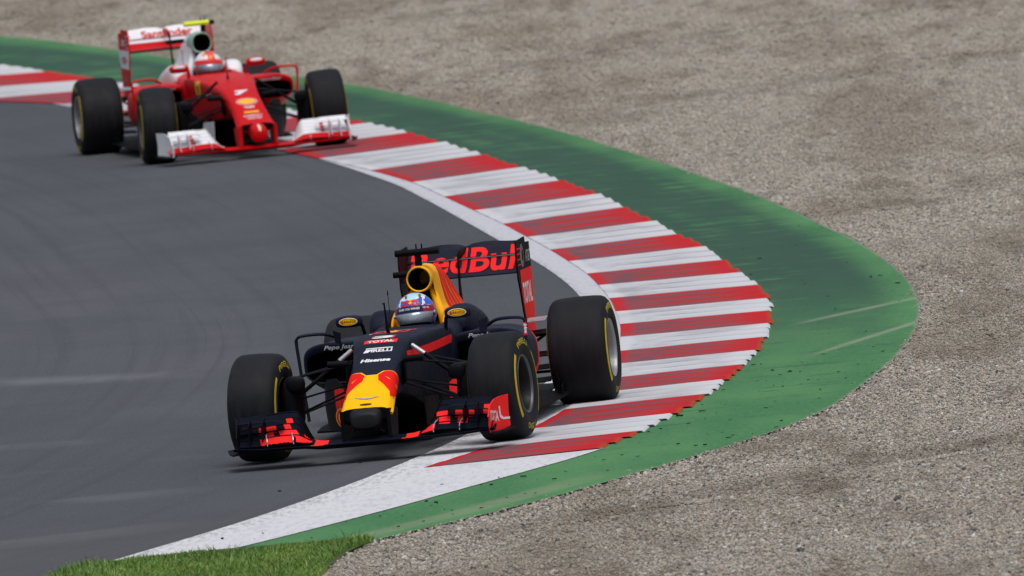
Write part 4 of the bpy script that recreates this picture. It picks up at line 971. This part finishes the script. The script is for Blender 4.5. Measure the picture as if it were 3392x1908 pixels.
RB = dict(team='navy', body=NAVY, under=CARB, chassis=CH_RB, joint=-.335, nosecol=YEL, nz=.30,
    tip=[(-.765, 0, .225, .060, .028, 2.8), (-.757, 0, .232, .082, .046, 3), (-.71, 0, .246, .100, .062, 3.4), (-.58, 0, .27, .108, .062, 3.4)], tipcol=P('satin_black', (.013, .0135, .015), .5, spec=.12),
    px=.142, py=-.70, pz=.30, pyloncol=CARB,
    cover=[(1.865, [(0, 1.013), (.044, 1.004), (.074, .970), (.081, .93), (.084, .87), (.10, .79), (.135, .70), (0, .62)]),
           (1.95, [(0, 1.017), (.047, 1.006), (.077, .970), (.084, .925), (.090, .85), (.11, .76), (.16, .66), (0, .55)]),
           (2.2, [(0, 1.008), (.042, .995), (.068, .955), (.080, .91), (.095, .83), (.125, .73), (.20, .63), (0, .5)]),
           (2.5, [(0, .975), (.032, .962), (.052, .92), (.064, .87), (.088, .79), (.135, .69), (.23, .59), (0, .4)]),
           (2.85, [(0, .885), (.024, .872), (.040, .83), (.056, .78), (.085, .71), (.14, .62), (.23, .53), (0, .3)]),
           (3.2, [(0, .765), (.02, .753), (.034, .715), (.052, .67), (.08, .61), (.12, .55), (.18, .46), (0, .2)]),
           (3.6, [(0, .63), (.018, .62), (.032, .59), (.05, .56), (.07, .51), (.1, .46), (.13, .4), (0, .2)]),
           (4.0, [(0, .52), (.015, .51), (.025, .49), (.04, .47), (.055, .44), (.07, .40), (.08, .36), (0, .22)])],
    covermats=[AMB, RED, NAVY], coverfm=rb_cover, airz=.931, airr=.080, airy=1.825, aire=2, airring=AMB, padcol=ORG,
    hump=[(1.64, .240, .64, .05, .03, 2.8), (1.70, .243, .65, .075, .085, 3), (1.82, .245, .655, .083, .106, 3), (2.1, .235, .635, .09, .098, 2.8), (2.5, .22, .575, .09, .085, 2.6), (2.9, .18, .52, .06, .05, 2.4)], humpcol=NAVY,
    pod=[(1.36, .455, .482, .235, .124, 3.4), (1.42, .455, .480, .245, .132, 3.2), (1.6, .45, .455, .255, .15, 3), (1.95, .43, .42, .255, .185, 2.8), (2.4, .37, .38, .235, .20, 2.6), (2.9, .27, .34, .17, .18, 2.4), (3.4, .17, .31, .10, .14, 2.2), (3.75, .13, .29, .06, .10, 2)],
    podcol=NAVY, podcol2=FLUO, podfm=lambda c: 2 if (c.y > 1.9 and .27 < c.z < .53 and c.x > .40) else 3 if c.z < .25 else 0,
    pwx=.712, pwcol=NAVY, mircol=NAVY, stalk=CARB, tz=1.098, ty=1.86, tx0=-.140, tx1=.135, tsx=0.0, tcol=CARB, sccol=CARB,
    ncam=(.172, -.13, .553), ncstrut=CARB, probe=CARB, frz=.326, rrz=.320, rrx=.752, rrn=.675, lipcol=CARB, piz=.680, steer=-5.0, ductcol=CARB, nut=None, barge=CARB, vane=CARB, diff=FLUO,
    fwy=-.88, mainfm=rb_main, wingmats=[DKGL, FLUO], flapfm=rb_flap, flapdec=rb_flapdec, legcol=AMB, fx0=.335, fz=.92,
    epmats=[CARB, FLUO], epfm=lambda c, s: 1 if (s > 0 and c.y > -.86 and c.x > .775) else 0, foot=CARB, casc=DKGL,
    rwy=3.48, rmainfm=lambda u, j: 0, rwmats=[NAVY, FLUO], rflapfm=lambda u, j: 0, repcol=CARB, epart=rb_epart, louv=FLUO, act=CARB)
rb = racing_car(RB, root)
rb['wing'].location.z = .032
nose, cell, cover = rb['nose'], rb['cell'], rb['cover']
rl = [(-.175, -.285), (-.115, -.292), (-.076, -.300), (-.041, -.34), (-.05, -.40), (-.086, -.445), (-.123, -.50), (-.175, -.57)]
def grow(P, d):
    cx = sum(p[0] for p in P)/len(P); cy = sum(p[1] for p in P)/len(P)
    return [(p[0]+d*(1 if p[0] > cx else -1), p[1]+d*(1 if p[1] > cy else -1)) for p in P]
rr = [(-x, y) for x, y in rl]
decal('nose_flame', [(flat2d([grow(rl, .008)]), YEL), (flat2d([grow(rr, .008)]), YEL), (flat2d([rl]), RED), (flat2d([rr]), RED), (flat2d([[(.085, -.36), (.12, -.385), (.115, -.392)]]), YEL), (flat2d([[(-.085, -.37), (-.115, -.405), (-.11, -.41)]]), YEL)], nose, 'top', [nose, cell], .0012, .012, minn=.35)
fl = [(-.30, .52), (-.27, .44), (-.285, .40), (-.25, .38), (-.26, .33), (-.30, .34), (-.36, .36), (-.44, .34), (-.56, .36), (-.56, .44)]
for s, vw in ((1, 'left'), (-1, 'right')):
    p = [(y*s, z) for y, z in fl]
    decal('side_flame', [(flat2d([grow(p, .007)]), YEL), (flat2d([p]), RED), (flat2d([[(-.40*s, .42), (-.36*s, .395), (-.38*s, .385)]]), YEL)], nose, vw, [nose, cell], .0012, .012, minn=.35)
    decal('side_stripe', [(flat2d([[(s*.06, .535), (s*.06, .590), (s*1.23, .608), (s*1.21, .556)]]), FLUO)], cell, vw, [cell], .0015, .04)
WG = [(0, .35), (.18, .22), (.5, .5), (1, .55), (.62, .05), (.3, -.25), (.12, -.28), (0, -.45), (-.12, -.28), (-.3, -.25), (-.62, .05), (-1, .55), (-.5, .5), (-.18, .22)]
decal('nose_badge', [(flat2d([[(x*.078, -.592+y*.026) for x, y in WG]]), BLK), (flat2d([[(x*.072, -.592+y*.020) for x, y in WG]]), SILV), (flat2d([oval(0, -.658, .037, .011)]), BLK), (flat2d([oval(0, -.658, .033, .009)]), P('brown_badge', (.08, .02, .012), .5))], nose, 'top', [nose], .0012, .01)
decal('cell_lettering', [(fit2d(text2d('Hisense', .045, .15), 0, -.135, .185, .044), WHT)], cell, 'top', [cell], .0012, .02)
decal('cell_lettering', [(fit2d(text2d('IRELLI', .035), .022, -.002, .130, .040), WHT), (flat2d([[(-.09, -.026), (-.078, .014), (-.02, .014), (-.02, .0), (-.045, .0), (-.06, -.026)]]), WHT), (flat2d([rectp(-.078, .022, .088, .034)]), WHT)], cell, 'top', [cell], .0012, .02)
decal('number_panel', [(flat2d([rectp(-.102, .105, .102, .168)]), FLUO), (fit2d(text2d('TOTAL', .03), 0, .136, .165, .046), WHT), (flat2d([rectp(-.07, .20, .075, .30)]), BULL), (fit2d(text2d('3', .06), 0, .25, .125, .10), WHT)], cell, 'top', [cell], .0012, .02)
decal('cell_emblem', [(flat2d([oval(0, .70, .05, .13)]), YEL), (flat2d([[(x, y+.0) for x, y in P_] for P_ in bulls(0, .70, .27, .26)]), BULL), (flat2d([rectp(-.13, .50, -.10, .53)]), WHT), (fit2d(text2d('Red Bull', .04), 0, .50, .22, .07), BULL)], cell, 'top', [cell], .0012, .03)
for s, vw in ((1, 'left'), (-1, 'right')):
    L = []
    random.seed(3)
    for i, (y, z, ln, wd, an) in enumerate([(2.28, .93, .20, .016, -68), (2.20, .84, .20, .018, -75), (2.42, .88, .24, .018, -60), (2.50, .78, .30, .030, -58), (2.34, .74, .18, .016, -66), (2.66, .80, .26, .016, -50), (2.72, .70, .26, .034, -48), (2.22, .70, .16, .020, -85), (2.9, .70, .24, .022, -42), (2.95, .62, .16, .03, -40)]):
        a = R(an); c, sn = math.cos(a), math.sin(a); pts = []
        for t, w_ in ((-.5, 0), (-.2, .5), (.1, .9), (.35, .7), (.5, 1.2), (.42, -.2), (.3, -.8), (0, -.7), (-.3, -.4)):
            px, py = t*ln, w_*wd*.5; pts.append((s*(y+px*c-py*sn), z+px*sn+py*c))
        L.append((flat2d([pts]), YEL if i % 3 else ORG))
    decal('cover_flame', L, cover, vw, [cover], .0015, .02)
    decal('cover_badge', [(flat2d([[(s*2.52, .675), (s*2.80, .59), (s*2.50, .60)]]), YEL), (flat2d([[(s*2.54, .66), (s*2.72, .605), (s*2.53, .612)]]), FLUO)], cover, vw, [cover], .003, .03)
for pod, s in zip(rb['pods'], (1, -1)):
    decal('pod_lettering', [(fit2d(text2d('Pepe Jeans', .02, .35), s*.452, .578, .215, .034), WHT)], pod, 'front', [pod], .0015, .010)
class Tg:
    def __init__(s, o): s.data = o.data; s.matrix_basis = Matrix.Identity(4)
fp = [c for c in rb['rw'].children]
for tg in (rb['rw'], rb['rf']): decal('wing_lettering', [(fit2d(text2d('RedBull', .025, .0, 1.02), .015, .928, .72, .145), FLUO)], rb['rw'], 'front', [tg], .002, .006)
for ep in [c for c in rb['wing'].children if c.name.startswith('endplate')]:
    if max(v.co.x for v in ep.data.vertices) > 0:
        sw = [(-.62, .115), (-.58, .10), (-.48, .095), (-.48, .108), (-.57, .112), (-.60, .13), (-.61, .185), (-.635, .185)]
        decal('endplate_lettering', [(fit2d(text2d('TOTA', .03), -.73, .165, .18, .065, -.1), WHT), (flat2d([[(y+.0, z+.03) for y, z in sw]]), WHT)], rb['wing'], 'left', [ep], .002, .03)

PW = [o for o in root.children if o.name.startswith('pod_wing')][0]
decal('race_number', [(flat2d([[(.685, .555), (.735, .56), (.735, .64), (.685, .635)]]), FLUO), (fit2d(text2d('3', .05), .712, .60, .034, .06), WHT)], PW, 'front', [PW], .002, .01)

def rbh(az, el):
    a = abs(az)
    if el < 6 and a < 72: return 3
    if el > 52: return 1 if a < 60 or a > 130 else 2
    if el > 34: return 1 if a < 22 else 2 if a < 40+(el-34)*1.8 else 0
    if a < 30: return 0
    if a < 37: return 2
    if a < 46 and el > 24: return 2
    if a < 70: return 1 if 12 < el < 22 and a > 50 else 0
    return 0

def rbart(h, vb, t, t2):
    L = [(flat2d([[(-.068, .052), (-.066, .088), (-.02, .083), (0, .078), (.02, .083), (.066, .098), (.070, .052)]]), BLUE), (flat2d([oval(0, .075, .017, .015)]), YEL), (flat2d(bulls(0, .074, .105, .028)), BULL)]
    decal('helmet_emblem', L, h, 'front', [t], .001, .012)
    decal('helmet_lettering', [(fit2d(text2d('Red Bull', .04), 0, .055, .115, .018), BULL)], h, 'front', [t], .003, .012)
    decal('strip_lettering', [(fit2d(text2d('GIVES YOU WINGS', .03), -.012, .030, .135, .014), WHT), (fit2d(text2d('TOTAL', .03), .088, .031, .034, .009), WHT)], vb, 'front', [t2], .001, .01)
drv = driver(RBLOC, RBROT, 'driver in a blue and white helmet seated in the navy racing car', SUIT,
    dict(mats=[BLUE, LBLUE, HWHT, BLK], fm=rbh, collar=SUIT, visor=VISOR, strip=[P('strip_navy', (.010, .014, .06), .4), DKRED], stripfm=lambda a: 1 if a > 36 or a < -52 else 0, chin=BLK, art=rbart), -4, -3)

mk('steering_wheel', *box((0, 1.10, .52), (.26, .04, .12), .03), CARB, root)

# ------------------------------------------------------------------ the following car
FELOC = (-2.175, 154.441, 0.006); FEROT = .174
root2 = empty('racing_car', FELOC, FEROT)
tag(root2, 'scarlet single-seater racing car with white engine cover and white front flaps, following behind', 'racing car')
def fe_cover(c): return 1 if c.z < .60 else 0
def fe_flap(u, j, k, s):
    if k == 0: return 1
    if k in (1, 2, 3) and .50 < u < .58: return 1
    return 0
def fe_epart(ep, rw, vw, y, q, s):
    decal('endplate_panel', [(flat2d([[(y(-.05), .69), (y(.47), .70), (y(.475), .86), (y(-.07), .86)]]), SWHT), (flat2d([oval(y(.22), .77, .15, .035)]), P('faded_red', (.5, .2, .2), .5)), (fit2d(text2d('SCUDERIA', .02), y(.24), .60, .34, .05), P('pale_red', (.6, .12, .11), .5))], rw, vw, [ep], .0015, .06)
    decal('endplate_emblem', [(fit2d(text2d('UPS', .03), y(.22), .925, .2, .06), SWHT)], rw, vw, [ep], .0015, .06)
CH_FE = [(-.76, pf(.285, .158, .225, .150)), (-.72, pf(.300, .162, .215, .155)), (-.60, pf(.345, .156, .24, .145)), (-.35, pf(.455, .146, .30, .130)), (-.07, pf(.540, .155, .34, .130)), (.15, pf(.590, .175, .32, .14)),
         (.45, pf(.635, .215, .28, .16)), (.84, pf(.660, .26, .20, .19)), (1.1, pf(.664, .28, .14, .21)), (1.20, pf(.660, .283, .12, .21)), (1.27, pc(.660, .285, .11, .155)), (1.45, pc(.670, .285, .09, .175)),
         (1.75, pc(.690, .28, .08, .18)), (1.95, pc(.690, .27, .08, .16)), (2.02, pf(.66, .25, .08, .2)), (2.3, pf(.56, .22, .08, .18))]
FE = dict(RB); FE.update(team='red', body=SRED, under=BLK, chassis=CH_FE, joint=-.40, nosecol=SRED, nz=.0,
    tip=[(-.90, 0, .185, .035, .03, 2.2), (-.885, 0, .19, .060, .055, 2.4), (-.82, 0, .20, .072, .072, 2.6), (-.66, 0, .235, .075, .07, 2.8)], tipcol=SRED,
    px=.150, py=-.78, pz=.27, pyloncol=SRED, covermats=[SWHT, SRED, SRED], coverfm=fe_cover, airring=P('pale_green', (.30, .46, .38), .4), airr=.090, airz=.929, aire=2.3, padcol=RSUIT,
    humpcol=SWHT, podcol=SRED, podcol2=SRED, podfm=lambda c: 2 if c.y > 1.5 else 0, under2=SRED, pwx=.725, pwcol=SRED, mircol=SRED, stalk=SRED,
    pod=[(1.36, .470, .500, .225, .100, 3.2), (1.44, .470, .495, .24, .120, 3.0), (1.65, .46, .465, .25, .15, 3), (2.0, .43, .42, .25, .18, 2.8), (2.5, .36, .38, .22, .19, 2.6), (3.0, .25, .34, .15, .17, 2.4), (3.5, .15, .31, .09, .12, 2.2)],
    rrx=.715, rrn=.735, lipcol=SWHT, frz=.322, rrz=.322, probe=DKRED, tx0=-.135, tx1=.085, tsx=.03, tcol=LIME, tz=1.100, piz=.640, steer=-4.0, ncam=(.175, -.08, .505), nut=P('green_nut', (.06, .55, .05), .4),
    barge=CARB, vane=SWHT, diff=SRED, fwy=-.93, mainfm=lambda u, j: 1, wingmats=[SWHT, SRED], flapfm=fe_flap, flapdec=lambda *a: None, legcol=SWHT, fx0=.30, fz=.80,
    epmats=[SWHT, SRED], epfm=lambda c, s: 0, foot=CARB, casc=SWHT, rwy=3.62, rmainfm=lambda u, j: 1 if 1 < j < 6 else 2, rwmats=[SWHT, SRED, CARB], rflapfm=lambda u, j: 0, repcol=SRED, epart=fe_epart, louv=SWHT, act=SRED)
fe = racing_car(FE, root2)
mk('camera_end_cap', *tube([(.085, 1.86, 1.10), (.13, 1.86, 1.10)], .024, 14, .8), CARB, root2, None, 50)
nose, cell, cover = fe['nose'], fe['cell'], fe['cover']
SH = [(.072*math.cos(R(a))*(1+.05*math.cos(R(a*9))), .058*math.sin(R(a))) for a in range(-30, 211, 10)]+[(-.035, -.05), (0, -.058), (.035, -.05)]
decal('nose_lettering', [(flat2d([oval(0, -.325, .095, .078)]), P('pale_pink', (.62, .25, .25), .4)), (flat2d([[(x, -.325+y) for x, y in SH]]), P('shell_yellow', (.86, .42, .02), .4)), (fit2d(text2d('TNT', .04), 0, -.445, .10, .04), SWHT), (flat2d([rectp(-.065, -.55, .065, -.515)]), P('amber', (.80, .36, .03), .4)),
      (fit2d(text2d('KASPERSKY', .02), 0, -.60, .16, .030), SWHT), (fit2d(text2d('WEICHAI', .02), 0, -.655, .13, .034), SWHT)], nose, 'top', [nose, cell], .0015, .02)
decal('race_number', [(fit2d(text2d('7', .08, .2), -.0, -.085, .145, .125), SWHT)], cell, 'top', [cell], .0015, .02)
decal('tip_mark', [(flat2d([oval(0, -.86, .012, .06)]), P('cream', (.6, .55, .42), .4))], nose, 'top', [Tg([c for c in nose.children if c.name.startswith('nose_tip')][0])], .002, .02)
SHD = [(-.055, .09), (.055, .09), (.055, .0), (.035, -.06), (0, -.10), (-.035, -.06), (-.055, .0)]
for s, vw in ((1, 'left'), (-1, 'right')):
    decal('shield_badge', [(flat2d([[(s*.74+x*1.3, .555+y*.9) for x, y in SHD]]), SYEL), (flat2d([[(s*.74+x*.4, .555+y*.5) for x, y in SHD]]), BLK)], cell, vw, [cell], .0015, .02)
    decal('cell_lettering', [(fit2d(text2d('Ray-Ban', .02), s*.40, .515, .26, .045), SWHT)], cell, vw, [cell], .0015, .02)
for pod, s in zip(fe['pods'], (1, -1)):
    decal('pod_lettering', [(fit2d(text2d('Santander', .01), s*.465, .575, .26, .028), SWHT)], pod, 'front', [pod], .0015, .015)
decal('cover_trim', [(flat2d([[(-.06, .985), (0, 1.012), (.06, .985), (.05, .975), (0, 1.0), (-.05, .975)]]), GREEN)], cover, 'front', [Tg(c) for c in cover.children if c.name.startswith('air_intake')], .002, .01)
decal('wing_lettering', [(fit2d(text2d('Santander', .03), .03, .975, .46, .060), SRED), (flat2d([[(-.365, .94), (-.365, 1.02), (-.30, .965), (-.33, .945)]]), SRED), (flat2d([rectp(-.355, .905, .355, .928)]), SWHT)], fe['rw'], 'front', [fe['rw'], fe['rf']], .002, .01)
def feh(az, el):
    a = abs(az)
    if el < 6 and a < 72: return 2
    if el > 48: return 1 if (a < 40 or a > 120) else 0
    if el > 22: return 0 if a > 16 else 1
    return 1 if a < 100 else 0
def feart(h, vb, t, t2):
    decal('helmet_emblem', [(flat2d([oval(-.055, .095, .016, .014)]), ORG), (flat2d([oval(.0, .07, .012, .02)]), ORG)], h, 'front', [t], .001, .012)
drv2 = driver(FELOC, FEROT, 'driver in a white and red helmet seated in the scarlet racing car', RSUIT,
    dict(mats=[HWHT, P('coral_red', (.75, .06, .04), .3, coat=.3), BLK], fm=feh, collar=RSUIT, visor=VISOR, strip=[P('strip_red', (.72, .03, .03), .35)], stripfm=lambda a: 0, chin=RSUIT, art=feart), 6, 3)
mk('steering_wheel', *box((0, 1.10, .52), (.26, .04, .12), .03), CARB, root2)
